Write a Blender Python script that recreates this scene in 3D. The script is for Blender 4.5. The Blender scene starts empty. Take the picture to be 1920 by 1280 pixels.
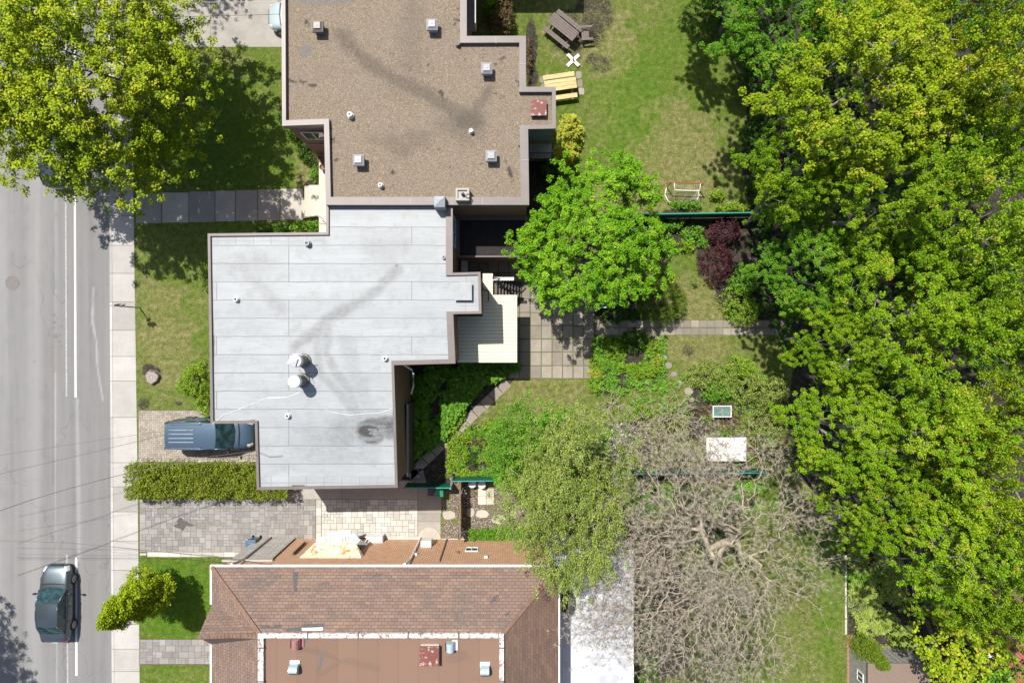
import bpy, math, random
import numpy as np
from mathutils import Vector, Matrix
R = math.radians
sc = bpy.context.scene
COL = sc.collection
# ------------------------------------------------------------------ camera, sky, sun
CAMH = 40.0
cd = bpy.data.cameras.new('camera'); cam = bpy.data.objects.new('camera', cd); COL.objects.link(cam)
cam.location = (0, 0, CAMH); cam.rotation_euler = (0, 0, 0)
cd.sensor_width = 36; cd.lens = 24; cd.clip_start = .5; cd.clip_end = 1500
sc.camera = cam
SX, SY = .30, .43                     # ground shift of a shadow per metre of height (towards +x and -y)
EL = math.atan(1 / math.hypot(SX, SY)); AZ = math.atan2(-SX, SY)
wd = bpy.data.worlds.new('World'); sc.world = wd; wd.use_nodes = True
nt = wd.node_tree; bg = nt.nodes['Background']
sky = nt.nodes.new('ShaderNodeTexSky'); sky.sky_type = 'NISHITA'; sky.sun_disc = False
sky.sun_elevation = EL; sky.sun_rotation = AZ; sky.air_density = 1.0; sky.dust_density = 2.0; sky.ozone_density = .8
nt.links.new(sky.outputs[0], bg.inputs[0]); bg.inputs[1].default_value = .095
sl = bpy.data.lights.new('sun', 'SUN'); sl.energy = 5.0; sl.angle = R(.5); sl.color = (1, .955, .88)
so = bpy.data.objects.new('sun', sl); COL.objects.link(so)
so.rotation_euler = Vector((-SX, SY, 1)).to_track_quat('Z', 'Y').to_euler(); so.location = (-20, 30, 60)
sc.view_settings.view_transform = 'Standard'; sc.view_settings.look = 'None'; sc.view_settings.gamma = 1
sc.view_settings.exposure = .40
sc.render.resolution_x = 1024; sc.render.resolution_y = 682
try:
    sc.cycles.max_bounces = 6; sc.cycles.diffuse_bounces = 3; sc.cycles.glossy_bounces = 2; sc.cycles.transmission_bounces = 4
    sc.cycles.transparent_max_bounces = 4
except Exception: pass

# ------------------------------------------------------------------ helpers
def W(px, py, h=0.0):
    "a pixel of the 1920x1280 photograph seen at height h above the lawn -> world point"
    k = (CAMH - h) / 1280.0
    return ((px - 960) * k, (640 - py) * k, h)
def W2(px, py, h=0.0): return W(px, py, h)[:2]
def tag(o, label=None, cat=None, group=None, kind=None):
    if label: o['label'] = label
    if cat: o['category'] = cat
    if group: o['group'] = group
    if kind: o['kind'] = kind
    return o
def thing(name, label, cat, loc=(0, 0, 0), rz=0.0, group=None):
    o = bpy.data.objects.new(name, None); COL.objects.link(o); o.empty_display_size = .2
    o.location = loc; o.rotation_euler = (0, 0, rz)
    return tag(o, label, cat, group)
def dup(o, loc=None, rz=None, scale=None, label=None, group=None, parent=None, mats=None):
    c = o.copy(); COL.objects.link(c); c.parent = parent
    if loc is not None: c.location = loc
    if rz is not None: c.rotation_euler = (0, 0, rz)
    if scale is not None: c.scale = scale
    if label: c['label'] = label
    if group: c['group'] = group
    if mats and c.type == 'MESH' and c.name.split('.')[0] in mats:
        c.material_slots[0].link = 'OBJECT'; c.material_slots[0].material = mats[c.name.split('.')[0]]
    for ch in list(o.children): dup(ch, parent=c, mats=mats)
    return c
class MB:
    def __init__(s): s.v = []; s.f = []; s.mi = []; s.cm = 0
    def add(s, vs, fs):
        n = len(s.v); s.v += [tuple(v) for v in vs]; s.f += [tuple(i + n for i in f) for f in fs]; s.mi += [s.cm] * len(fs); return s
    def box(s, x0, x1, y0, y1, z0, z1):
        vs = [(x0,y0,z0),(x1,y0,z0),(x1,y1,z0),(x0,y1,z0),(x0,y0,z1),(x1,y0,z1),(x1,y1,z1),(x0,y1,z1)]
        return s.add(vs, [(3,2,1,0),(4,5,6,7),(0,1,5,4),(1,2,6,5),(2,3,7,6),(3,0,4,7)])
    def obox(s, c, size, rz=0, rx=0, ry=0):
        m = Matrix.Translation(c) @ Matrix.Rotation(rz, 4, 'Z') @ Matrix.Rotation(ry, 4, 'Y') @ Matrix.Rotation(rx, 4, 'X')
        a, b, d = size[0]/2, size[1]/2, size[2]/2
        vs = [m @ Vector(p) for p in [(-a,-b,-d),(a,-b,-d),(a,b,-d),(-a,b,-d),(-a,-b,d),(a,-b,d),(a,b,d),(-a,b,d)]]
        return s.add(vs, [(3,2,1,0),(4,5,6,7),(0,1,5,4),(1,2,6,5),(2,3,7,6),(3,0,4,7)])
    def prism(s, poly, z0, z1, bottom=True):
        if area(poly) < 0: poly = poly[::-1]
        n = len(poly)
        vs = [(p[0], p[1], z0) for p in poly] + [(p[0], p[1], z1) for p in poly]
        fs = [(i, (i+1) % n, (i+1) % n + n, i + n) for i in range(n)] + [tuple(range(n, 2*n))]
        if bottom: fs.append(tuple(range(n-1, -1, -1)))
        return s.add(vs, fs)
    def walls(s, poly, z0, z1):
        if area(poly) < 0: poly = poly[::-1]
        n = len(poly)
        return s.add([(p[0], p[1], z0) for p in poly] + [(p[0], p[1], z1) for p in poly], [(i, (i+1) % n, (i+1) % n + n, i + n) for i in range(n)])
    def ring(s, po, pi, z0, z1):
        n = len(po)
        vs = [(p[0],p[1],z0) for p in po]+[(p[0],p[1],z1) for p in po]+[(p[0],p[1],z0) for p in pi]+[(p[0],p[1],z1) for p in pi]
        fs = []
        for i in range(n):
            j = (i+1) % n
            fs += [(i, j, n+j, n+i), (n+i, n+j, 3*n+j, 3*n+i), (2*n+j, 2*n+i, 3*n+i, 3*n+j), (i, 2*n+i, 2*n+j, j)]
        return s.add(vs, fs)
    def flat(s, poly, z=None):
        if area(poly) < 0: poly = poly[::-1]
        return s.add([(p[0], p[1], z if z is not None else p[2]) for p in poly], [tuple(range(len(poly)))])
    def tube(s, pts, r, n=6, cap=True):
        pts = [Vector(p) for p in pts]; rs = r if isinstance(r, (list, tuple)) else [r] * len(pts)
        vs = []
        for i, p in enumerate(pts):
            d = (pts[min(i+1, len(pts)-1)] - pts[max(i-1, 0)])
            d = d.normalized() if d.length > 1e-9 else Vector((0, 0, 1))
            a = d.orthogonal().normalized() if abs(d.z) < .9 else Vector((1, 0, 0)); a = (a - d * a.dot(d)).normalized()
            if abs(d.z) < .9: a = d.cross(Vector((0, 0, 1))).normalized()
            b = d.cross(a)
            for k in range(n):
                t = 2 * math.pi * k / n; vs.append(p + (a * math.cos(t) + b * math.sin(t)) * rs[i])
        fs = [(i*n+k, i*n+(k+1) % n, (i+1)*n+(k+1) % n, (i+1)*n+k) for i in range(len(pts)-1) for k in range(n)]
        if cap: fs += [tuple(range(n-1, -1, -1)), tuple(range((len(pts)-1)*n, len(pts)*n))]
        return s.add(vs, fs)
    def lathe(s, prof, c=(0, 0, 0), n=20, sx=1, sy=1):
        vs = [(c[0] + r*math.cos(2*math.pi*k/n)*sx, c[1] + r*math.sin(2*math.pi*k/n)*sy, c[2] + z) for r, z in prof for k in range(n)]
        m = len(prof)
        fs = [(i*n+k, i*n+(k+1) % n, (i+1)*n+(k+1) % n, (i+1)*n+k) for i in range(m-1) for k in range(n)]
        fs += [tuple(range(n-1, -1, -1)), tuple(range((m-1)*n, m*n))]
        return s.add(vs, fs)
    def beam(s, p, q, w, h):
        p = Vector(p); q = Vector(q); d = q - p; L = d.length; d.normalize()
        a = d.cross(Vector((0, 0, 1)));
        a = a.normalized() if a.length > 1e-4 else Vector((1, 0, 0)); b = a.cross(d)
        vs = [p + a*sx*w/2 + b*sz*h/2 + d*t for t in (0, L) for sx, sz in ((-1,-1),(1,-1),(1,1),(-1,1))]
        return s.add(vs, [(0,1,2,3),(7,6,5,4),(0,4,5,1),(1,5,6,2),(2,6,7,3),(3,7,4,0)])
    def xform(s, m): s.v = [tuple(m @ Vector(v)) for v in s.v]; return s
    def build(s, name, mat, parent=None, smooth=False, bevel=0, world=True, sub=0):
        me = bpy.data.meshes.new(name)
        off = Vector((0, 0, 0))
        if parent and world:
            p = parent
            while p: off += p.location; p = p.parent
        me.from_pydata([(v[0]-off.x, v[1]-off.y, v[2]-off.z) for v in s.v], [], s.f)
        ms = mat if isinstance(mat, (list, tuple)) else [mat]
        for m in ms: me.materials.append(m)
        if len(ms) > 1: me.polygons.foreach_set('material_index', s.mi)
        me.update()
        if smooth: me.shade_smooth()
        o = bpy.data.objects.new(name, me); COL.objects.link(o); o.parent = parent
        if bevel:
            b = o.modifiers.new('b', 'BEVEL'); b.width = bevel; b.segments = 2; b.limit_method = 'ANGLE'
        if sub:
            b = o.modifiers.new('s', 'SUBSURF'); b.levels = sub; b.render_levels = sub
        return o
def area(p): return sum(p[i][0]*p[(i+1) % len(p)][1] - p[(i+1) % len(p)][0]*p[i][1] for i in range(len(p))) / 2
def inset(poly, ws):
    "offset every edge i (poly[i]->poly[i+1]) inwards by ws[i]; poly must be counter-clockwise"
    n = len(poly); out = []
    if not isinstance(ws, (list, tuple)): ws = [ws] * n
    def line(i):
        (x0, y0), (x1, y1) = poly[i][:2], poly[(i+1) % n][:2]
        L = math.hypot(x1-x0, y1-y0); dx, dy = (x1-x0)/L, (y1-y0)/L
        return x0 - dy*ws[i], y0 + dx*ws[i], dx, dy
    for i in range(n):
        ax, ay, adx, ady = line(i-1); bx, by, bdx, bdy = line(i)
        D = adx*bdy - ady*bdx
        t = ((bx-ax)*bdy - (by-ay)*bdx) / D
        out.append((ax + adx*t, ay + ady*t))
    return out
def inpoly(X, Y, poly):
    c = np.zeros(X.shape, bool); n = len(poly)
    for i in range(n):
        x0, y0 = poly[i][:2]; x1, y1 = poly[(i+1) % n][:2]
        if y0 == y1: continue
        t = ((Y > min(y0, y1)) & (Y <= max(y0, y1))) & (X < (x1-x0)*(Y-y0)/(y1-y0) + x0)
        c ^= t
    return c
def vnoise(X, Y, scale, seed=0, octv=3):
    rng = np.random.default_rng(seed); out = np.zeros(X.shape); amp = 1; tot = 0
    for o in range(octv):
        g = rng.random((64, 64)); x = X*scale + 17.3*o + 100; y = Y*scale + 9.1*o + 100
        xi = np.floor(x).astype(int); yi = np.floor(y).astype(int); fx = x-xi; fy = y-yi
        fx = fx*fx*(3-2*fx); fy = fy*fy*(3-2*fy)
        a = g[xi % 64, yi % 64]*(1-fx) + g[(xi+1) % 64, yi % 64]*fx
        b = g[xi % 64, (yi+1) % 64]*(1-fx) + g[(xi+1) % 64, (yi+1) % 64]*fx
        out += amp*(a*(1-fy) + b*fy); tot += amp; amp *= .5; scale *= 2
    return out / tot
def sstep(a, b, x):
    t = np.clip((x-a)/(b-a), 0, 1); return t*t*(3-2*t)
def ell(X, Y, px, py, rx, ry, h=0, wob=.35, seed=1, soft=.35):
    "soft wobbly ellipse mask, centre and radii in photo pixels at height h"
    cx, cy, _ = W(px, py, h); k = (CAMH-h)/1280
    d = np.sqrt(((X-cx)/(rx*k))**2 + ((Y-cy)/(ry*k))**2) + (vnoise(X, Y, 1.3, seed)-.5)*2*wob
    return 1 - sstep(1-soft, 1+soft*.4, d)
def stroke(X, Y, pts, wpx, h=0, wob=.5, seed=1):
    k = (CAMH-h)/1280; m = np.zeros(X.shape); P = [W(a, b, h) for a, b in pts]
    for (x0, y0, _), (x1, y1, _) in zip(P[:-1], P[1:]):
        L2 = (x1-x0)**2 + (y1-y0)**2
        t = np.clip(((X-x0)*(x1-x0) + (Y-y0)*(y1-y0))/L2, 0, 1)
        d = np.hypot(X-x0-t*(x1-x0), Y-y0-t*(y1-y0))/(wpx*k) + (vnoise(X, Y, 1.8, seed)-.5)*wob
        m = np.maximum(m, 1 - sstep(.2, 1.1, d))
    return m
def sheet(name, poly, z, cell, fn, mat, parent=None):
    "regular grid clipped to poly, with a colour attribute 'mask' = fn(X, Y) -> (r, g, b)"
    xs = [p[0] for p in poly]; ys = [p[1] for p in poly]
    nx = int((max(xs)-min(xs))/cell)+1; ny = int((max(ys)-min(ys))/cell)+1
    gx = np.linspace(min(xs), max(xs), nx+1); gy = np.linspace(min(ys), max(ys), ny+1)
    X, Y = np.meshgrid(gx, gy, indexing='ij')
    cx = (X[:-1, :-1]+X[1:, 1:])/2; cy = (Y[:-1, :-1]+Y[1:, 1:])/2
    keep = inpoly(cx, cy, poly)
    I = np.arange((nx+1)*(ny+1)).reshape(nx+1, ny+1)
    q = np.stack([I[:-1, :-1][keep], I[1:, :-1][keep], I[1:, 1:][keep], I[:-1, 1:][keep]], 1)
    used, inv = np.unique(q, return_inverse=True); q = inv.reshape(q.shape)
    Xf = X.ravel()[used]; Yf = Y.ravel()[used]
    off = Vector((0, 0, 0)); p = parent
    while p: off += p.location; p = p.parent
    V = np.stack([Xf-off.x, Yf-off.y, np.full(Xf.shape, z-off.z)], 1)
    me = npmesh(name, V, q)
    r = fn(Xf, Yf); c = np.ones((len(Xf), 4), np.float32)
    for i in range(3): c[:, i] = np.clip(r[i], 0, 1) if i < len(r) else 0
    at = me.attributes.new('mask', 'FLOAT_COLOR', 'POINT'); at.data.foreach_set('color', c.ravel())
    me.materials.append(mat); o = bpy.data.objects.new(name, me); COL.objects.link(o); o.parent = parent
    return o
def npmesh(name, V, Q):
    me = bpy.data.meshes.new(name); n, k = Q.shape
    me.vertices.add(len(V)); me.vertices.foreach_set('co', V.astype(np.float32).ravel())
    me.loops.add(n*k); me.loops.foreach_set('vertex_index', Q.astype(np.int32).ravel())
    me.polygons.add(n); me.polygons.foreach_set('loop_start', np.arange(0, n*k, k, dtype=np.int32))
    me.polygons.foreach_set('loop_total', np.full(n, k, np.int32))
    me.update(calc_edges=True); return me

# ------------------------------------------------------------------ materials
class NT:
    def __init__(s, name):
        s.m = bpy.data.materials.new(name); s.m.use_nodes = True; s.nt = s.m.node_tree
        s.b = s.nt.nodes['Principled BSDF']; s.tc = None
    def n(s, t, **kw):
        x = s.nt.nodes.new(t)
        for k, v in kw.items():
            if k.startswith('i_'):
                s.set(x, k[2:].replace('_', ' '), v)
            else: setattr(x, k, v)
        return x
    def set(s, x, key, v):
        i = x.inputs[int(key)] if key.isdigit() else x.inputs[key]
        if isinstance(v, bpy.types.NodeSocket): s.nt.links.new(v, i)
        else:
            if hasattr(i.default_value, '__len__') and not hasattr(v, '__len__'): v = [v]*len(i.default_value)
            if hasattr(i.default_value, '__len__') and len(i.default_value) == 4 and len(v) == 3: v = (*v, 1)
            i.default_value = v
    def co(s, scale=None, out='Object'):
        if not s.tc: s.tc = s.nt.nodes.new('ShaderNodeTexCoord')
        if scale is None: return s.tc.outputs[out]
        mp = s.n('ShaderNodeMapping'); s.nt.links.new(s.tc.outputs[out], mp.inputs[0]); mp.inputs['Scale'].default_value = scale
        return mp.outputs[0]
    def noise(s, scale, detail=4, rough=.6, vec=None, dist=0):
        x = s.n('ShaderNodeTexNoise', i_Scale=scale, i_Detail=detail, i_Roughness=rough, i_Distortion=dist)
        s.nt.links.new(vec if vec is not None else s.co(), x.inputs['Vector']); return x.outputs['Fac']
    def ramp(s, fac, stops, interp='LINEAR'):
        x = s.n('ShaderNodeValToRGB'); s.nt.links.new(fac, x.inputs[0]); cr = x.color_ramp; cr.interpolation = interp
        while len(cr.elements) < len(stops): cr.elements.new(.5)
        for e, (p, c) in zip(cr.elements, stops):
            e.position = p; e.color = (c, c, c, 1) if not hasattr(c, '__len__') else (*c, 1)
        return x.outputs[0]
    def mix(s, f, a, b, mode='MIX'):
        x = s.n('ShaderNodeMix', data_type='RGBA', blend_type=mode)
        for i, v in ((0, f), (6, a), (7, b)):
            if isinstance(v, bpy.types.NodeSocket): s.nt.links.new(v, x.inputs[i])
            elif i == 0: x.inputs[0].default_value = v
            else: x.inputs[i].default_value = (*v, 1) if hasattr(v, '__len__') else (v, v, v, 1)
        return x.outputs[2]
    def math(s, op, a, b=0.0):
        x = s.n('ShaderNodeMath', operation=op)
        for i, v in ((0, a), (1, b)):
            if isinstance(v, bpy.types.NodeSocket): s.nt.links.new(v, x.inputs[i])
            else: x.inputs[i].default_value = v
        return x.outputs[0]
    def attr(s, name='mask'):
        x = s.n('ShaderNodeAttribute', attribute_name=name); return x
    def masks(s):
        a = s.attr(); x = s.n('ShaderNodeSeparateColor'); s.nt.links.new(a.outputs['Color'], x.inputs[0]); return x.outputs
    def col(s, v): s.set(s.b, 'Base Color', v); return s
    def rough(s, v): s.set(s.b, 'Roughness', v); return s
    def bump(s, h, st=.3, dist=.02):
        x = s.n('ShaderNodeBump', i_Strength=st, i_Distance=dist); s.nt.links.new(h, x.inputs['Height'])
        s.nt.links.new(x.outputs[0], s.b.inputs['Normal']); return s
def simple(name, c, rough=.6, var=.12, scale=6, metal=0, coat=0, bump=0):
    t = NT(name); d = tuple(max(0, x*(1-var)) for x in c); l = tuple(min(1, x*(1+var)) for x in c)
    nz = t.noise(scale, 5, .65); t.col(t.ramp(nz, [(.3, d), (.7, l)])).rough(rough)
    t.b.inputs['Metallic'].default_value = metal; t.b.inputs['Coat Weight'].default_value = coat
    if bump: t.bump(t.noise(scale*6, 3), bump, .01)
    return t.m
def leafmat(name, dark, mid, light, tip=None, trans=.35, rough=.5):
    trans = trans*.42
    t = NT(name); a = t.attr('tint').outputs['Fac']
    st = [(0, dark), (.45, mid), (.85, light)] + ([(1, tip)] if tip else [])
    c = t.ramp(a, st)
    big = t.noise(.35, 2); c = t.mix(t.ramp(big, [(.4, 0.0), (.7, .3)]), c, tuple(x*.72 for x in mid))
    t.col(c).rough(rough); t.b.inputs['Specular IOR Level'].default_value = .12
    tr = t.n('ShaderNodeBsdfTranslucent'); t.nt.links.new(t.mix(1.0, c, (1.5, 1.35, .5), 'MULTIPLY'), tr.inputs[0])
    mx = t.n('ShaderNodeMixShader', i_0=trans); t.nt.links.new(t.b.outputs[0], mx.inputs[1]); t.nt.links.new(tr.outputs[0], mx.inputs[2])
    out = t.nt.nodes['Material Output']; t.nt.links.new(mx.outputs[0], out.inputs[0]); return t.m

M = {}
def mk():
    # lawn : R dry, G soil, B lush
    t = NT('lawn'); m = t.masks()
    f = t.math('ADD', t.noise(14, 6, .75), t.math('MULTIPLY', t.math('SUBTRACT', t.noise(3.6, 5, .7), .5), .75)); mid = t.noise(1.6, 7, .72); blade = t.noise(9, 7, .85)
    g = t.ramp(f, [(.28, (.035, .068, .008)), (.5, (.098, .150, .020)), (.72, (.175, .225, .045))])
    g2 = t.ramp(f, [(.28, (.06, .070, .018)), (.5, (.18, .172, .062)), (.74, (.38, .33, .18))])
    so = t.ramp(f, [(.3, (.014, .012, .009)), (.55, (.060, .052, .040)), (.80, (.20, .175, .14))])
    dry = t.math('ADD', m[0], t.math('MULTIPLY', t.math('SUBTRACT', mid, .5), 1.9))
    dryf = t.math('ADD', dry, t.math('MULTIPLY', t.math('SUBTRACT', blade, .5), 1.7))
    c = t.mix(t.ramp(dryf, [(.05, 0.0), (.9, 1.0)]), g, g2)
    lush = t.mix(1.0, c, (.72, 1.02, .45), 'MULTIPLY'); c = t.mix(m[2], c, lush)
    sf = t.math('ADD', m[1], t.math('ADD', t.math('MULTIPLY', t.math('SUBTRACT', blade, .5), 1.6), t.math('MULTIPLY', t.math('SUBTRACT', mid, .5), .8)))
    c = t.mix(t.ramp(sf, [(.35, 0.0), (.6, 1.0)]), c, so)
    t.col(c).rough(.9).bump(t.noise(45, 4, .8), .9, .05); t.b.inputs['Specular IOR Level'].default_value = .15; M['lawn'] = t.m
    t = NT('earth'); f = t.noise(.6, 6); t.col(t.ramp(f, [(.3, (.05, .075, .015)), (.6, (.10, .10, .04))])).rough(.95); M['earth'] = t.m
    t = NT('asphalt'); m = t.masks()
    f = t.noise(90, 3, .8); st = t.noise(1, 5, .6, t.co((2.2, .07, 1))); pt = t.noise(.8, 5)
    c = t.ramp(st, [(.3, (.155, .153, .153)), (.7, (.22, .218, .22))])
    c = t.mix(t.math('MULTIPLY', t.ramp(pt, [(.4, 0.0), (.62, .5)]), 1.0), c, (.205, .20, .198))
    c = t.mix(t.ramp(f, [(.25, .35), (.6, 0.0)]), c, (.09, .09, .09))
    vo = t.n('ShaderNodeTexVoronoi', i_Scale=.33, feature='DISTANCE_TO_EDGE'); dn = t.n('ShaderNodeTexNoise', i_Scale=1.1, i_Detail=6); t.nt.links.new(t.co(), dn.inputs['Vector'])
    va = t.n('ShaderNodeVectorMath', operation='MULTIPLY_ADD'); t.nt.links.new(dn.outputs['Color'], va.inputs[0]); va.inputs[1].default_value = (1.6, 1.6, 0); t.nt.links.new(t.co((1.6, .55, 1)), va.inputs[2]); t.nt.links.new(va.outputs[0], vo.inputs['Vector'])
    ck = t.math('MULTIPLY', t.ramp(vo.outputs['Distance'], [(.0, 1.0), (.012, 0.0)]), t.ramp(t.noise(.22, 3), [(.42, 0.0), (.6, .55)])); c = t.mix(ck, c, (.085, .082, .08))
    spk = t.noise(5, 6, .85); c = t.mix(t.ramp(spk, [(.2, .5), (.36, 0.0)]), c, (.13, .125, .12)); c = t.mix(t.ramp(spk, [(.66, 0.0), (.8, .35)]), c, (.33, .33, .33))
    c = t.mix(m[0], c, (.11, .108, .106)); c = t.mix(m[1], c, (.37, .365, .36)); c = t.mix(m[2], c, (.16, .12, .09))
    t.col(c).rough(.85).bump(f, .35, .01); M['asphalt'] = t.m
    def conc(name, c0, c1, dark=(.1, .09, .08)):
        t = NT(name); f = t.noise(40, 4, .75); b = t.noise(.9, 6, .7); a = t.attr('tint').outputs['Fac']
        c = t.ramp(b, [(.25, c0), (.7, c1)]); c = t.mix(t.ramp(f, [(.3, .35), (.55, 0.0)]), c, dark)
        c = t.mix(1.0, c, t.ramp(a, [(0, .78), (1, 1.15)]), 'MULTIPLY')
        t.col(c).rough(.85).bump(f, .2, .008); return t.m
    M['sidewalk'] = conc('sidewalk_concrete', (.34, .325, .305), (.44, .42, .40))
    M['concrete'] = conc('old_concrete', (.28, .26, .235), (.42, .385, .345), (.16, .14, .12))
    M['driveway'] = conc('driveway_concrete', (.21, .195, .178), (.33, .31, .28), (.12, .11, .10))
    M['palecon'] = conc('pale_concrete', (.44, .40, .33), (.56, .52, .44), (.25, .22, .18))
    M['slab'] = conc('patio_slab', (.20, .172, .14), (.31, .27, .228), (.09, .08, .06))
    M['greypaver'] = conc('grey_paver', (.21, .195, .185), (.30, .285, .27))
    M['whitepaver'] = conc('pale_paver', (.42, .40, .36), (.56, .53, .48), (.24, .22, .2))
    M['tanpaver'] = conc('tan_paver', (.27, .235, .19), (.38, .33, .27))
    M['flag'] = conc('flagstone', (.38, .34, .28), (.52, .48, .40))
    M['joint'] = simple('joint_sand', (.085, .075, .062), .95, .4, 20)
    t = NT('mossy_joint'); f = t.noise(3.2, 5, .7); t.col(t.ramp(f, [(.4, (.10, .085, .065)), (.56, (.10, .145, .02))])).rough(.95); M['moss'] = t.m
    t = NT('kerb'); M['kerb'] = conc('kerb_concrete', (.36, .345, .33), (.5, .48, .46))
    # painted lines
    t = NT('road_paint'); f = t.noise(25, 5, .8); t.col(t.ramp(f, [(.33, (.33, .33, .33)), (.45, (.68, .68, .68))])).rough(.7); M['paint'] = t.m
    t = NT('worn_paint'); f = t.noise(18, 5, .8); t.col(t.ramp(f, [(.45, (.25, .25, .25)), (.62, (.48, .48, .47))])).rough(.8); M['wornpaint'] = t.m
    # gravel roof
    t = NT('gravel_roof'); m = t.masks(); f = t.noise(26, 3, .7); v = t.n('ShaderNodeTexVoronoi', i_Scale=34.0); t.nt.links.new(t.co(), v.inputs['Vector'])
    vc = t.n('ShaderNodeSeparateColor'); t.nt.links.new(v.outputs['Color'], vc.inputs[0])
    c = t.ramp(vc.outputs[0], [(0, (.115, .085, .058)), (.35, (.178, .138, .098)), (.8, (.235, .187, .135)), (1, (.34, .285, .22))])
    big = t.noise(.5, 4); c = t.mix(t.ramp(big, [(.4, 0.0), (.7, .3)]), c, (.19, .16, .13))
    c = t.mix(t.math('MULTIPLY', m[0], .82), c, (.045, .04, .034)); c = t.mix(m[1], c, (.02, .018, .016)); c = t.mix(t.math('MULTIPLY', m[2], .6), c, (.12, .125, .14))
    t.col(c).rough(.9).bump(v.outputs['Distance'], .6, .02); M['gravelroof'] = t.m
    # silver roof
    t = NT('silver_roof'); m = t.masks()
    mp = t.n('ShaderNodeMapping'); t.nt.links.new(t.co(), mp.inputs[0]); mp.inputs['Location'].default_value = (3.1, .62, 0)
    br = t.n('ShaderNodeTexBrick', i_Scale=1.0, i_Mortar_Size=.015, i_Brick_Width=9.7, i_Row_Height=.905, i_Mortar_Smooth=.2, offset=.37, offset_frequency=3)
    dn = t.n('ShaderNodeTexNoise', i_Scale=1.2, i_Detail=2); t.nt.links.new(t.co(), dn.inputs['Vector'])
    va = t.n('ShaderNodeVectorMath', operation='MULTIPLY_ADD'); t.nt.links.new(dn.outputs['Color'], va.inputs[0]); va.inputs[1].default_value = (0, .07, 0); t.nt.links.new(mp.outputs[0], va.inputs[2])
    t.nt.links.new(va.outputs[0], br.inputs['Vector'])
    t.set(br, 'Color1', (.345, .363, .377)); t.set(br, 'Color2', (.318, .336, .35)); t.set(br, 'Mortar', (.06, .063, .067))
    b2 = t.n('ShaderNodeTexBrick', i_Scale=1.0, i_Mortar_Size=.012, i_Brick_Width=.88, i_Row_Height=.8, offset=.0); t.nt.links.new(mp.outputs[0], b2.inputs['Vector'])
    t.set(b2, 'Color1', (.345, .365, .38)); t.set(b2, 'Color2', (.30, .32, .33)); t.set(b2, 'Mortar', (.15, .155, .16))
    c = t.mix(m[1], br.outputs[0], b2.outputs[0])
    c = t.mix(t.ramp(t.noise(1, 4, .6, t.co((.12, 1.15, 1))), [(.38, .40), (.58, 0.0)]), c, (.25, .268, .282)); c = t.mix(t.ramp(t.noise(1.3, 7, .8), [(.36, .6), (.50, 0.0)]), c, (.225, .235, .24))
    s1 = t.noise(1, 6, .75, t.co((.9, 14, 1))); s2 = t.noise(1, 5, .7, t.co((9, 1.2, 1))); s3 = t.noise(.6, 4)
    c = t.mix(t.ramp(s1, [(.40, .32), (.54, 0.0)]), c, (.225, .238, .25)); c = t.mix(t.ramp(s2, [(.6, 0.0), (.8, .35)]), c, (.37, .39, .40))
    c = t.mix(t.ramp(s3, [(.45, 0.0), (.75, .35)]), c, (.225, .238, .238))
    gn = t.ramp(t.noise(1, 6, .75, t.co((3.5, 5.5, 1))), [(.3, .45), (.62, 1.15)]); c = t.mix(t.math('MAXIMUM', t.math('MULTIPLY', m[0], gn), t.math('MULTIPLY', t.math('SUBTRACT', m[0], .42), 1.75)), c, (.028, .028, .028)); c = t.mix(m[2], c, (.09, .07, .055))
    t.col(c).rough(.55).bump(br.outputs['Fac'], .25, .02); M['silver'] = t.m
    M['cap'] = simple('brown_metal_cap', (.150, .122, .115), .45, .12, 1.5)
    M['capdark'] = simple('dark_metal_cap', (.12, .10, .095), .5, .1, 2)
    # bricks in object space: u = x + y, v = z
    def brick(name, c1, c2, mo, bw=.22, rh=.075, ms=.012):
        t = NT(name); sp = t.n('ShaderNodeSeparateXYZ'); t.nt.links.new(t.co(), sp.inputs[0])
        cb = t.n('ShaderNodeCombineXYZ'); t.nt.links.new(t.math('ADD', sp.outputs[0], sp.outputs[1]), cb.inputs[0]); t.nt.links.new(sp.outputs[2], cb.inputs[1])
        br = t.n('ShaderNodeTexBrick', i_Scale=1.0, i_Mortar_Size=ms, i_Brick_Width=bw, i_Row_Height=rh); t.nt.links.new(cb.outputs[0], br.inputs[0])
        t.set(br, 'Color1', c1); t.set(br, 'Color2', c2); t.set(br, 'Mortar', mo)
        nz = t.noise(2.5, 5); c = t.mix(t.ramp(nz, [(.4, 0.0), (.75, .4)]), br.outputs[0], tuple(x*.6 for x in c1))
        t.col(c).rough(.85).bump(br.outputs['Fac'], -.5, .01); return t.m
    M['brick'] = brick('brown_brick', (.22, .10, .058), (.27, .135, .08), (.22, .18, .14))
    M['orangebrick'] = brick('orange_brick', (.54, .235, .095), (.42, .165, .06), (.68, .56, .42), .25, .15, .022)
    M['redbrick'] = brick('red_brick', (.30, .08, .05), (.24, .06, .04), (.35, .3, .26))
    M['stone'] = brick('grey_stone_veneer', (.60, .57, .53), (.46, .43, .39), (.24, .2, .17), .7, .2, .02)
    # shingles on UV
    def shingle(name, c1, c2, mo, wear):
        t = NT(name); uv = t.co((1, 1, 1), 'UV'); br = t.n('ShaderNodeTexBrick', i_Scale=1.0, i_Mortar_Size=.011, i_Brick_Width=.31, i_Row_Height=.155, i_Bias=-.1, i_Mortar_Smooth=.4)
        t.nt.links.new(uv, br.inputs[0]); t.set(br, 'Color1', c1); t.set(br, 'Color2', c2); t.set(br, 'Mortar', mo)
        b2 = t.n('ShaderNodeTexBrick', i_Scale=1.0, i_Mortar_Size=0.0, i_Brick_Width=.62, i_Row_Height=.155, offset=.35); t.nt.links.new(uv, b2.inputs[0])
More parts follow.
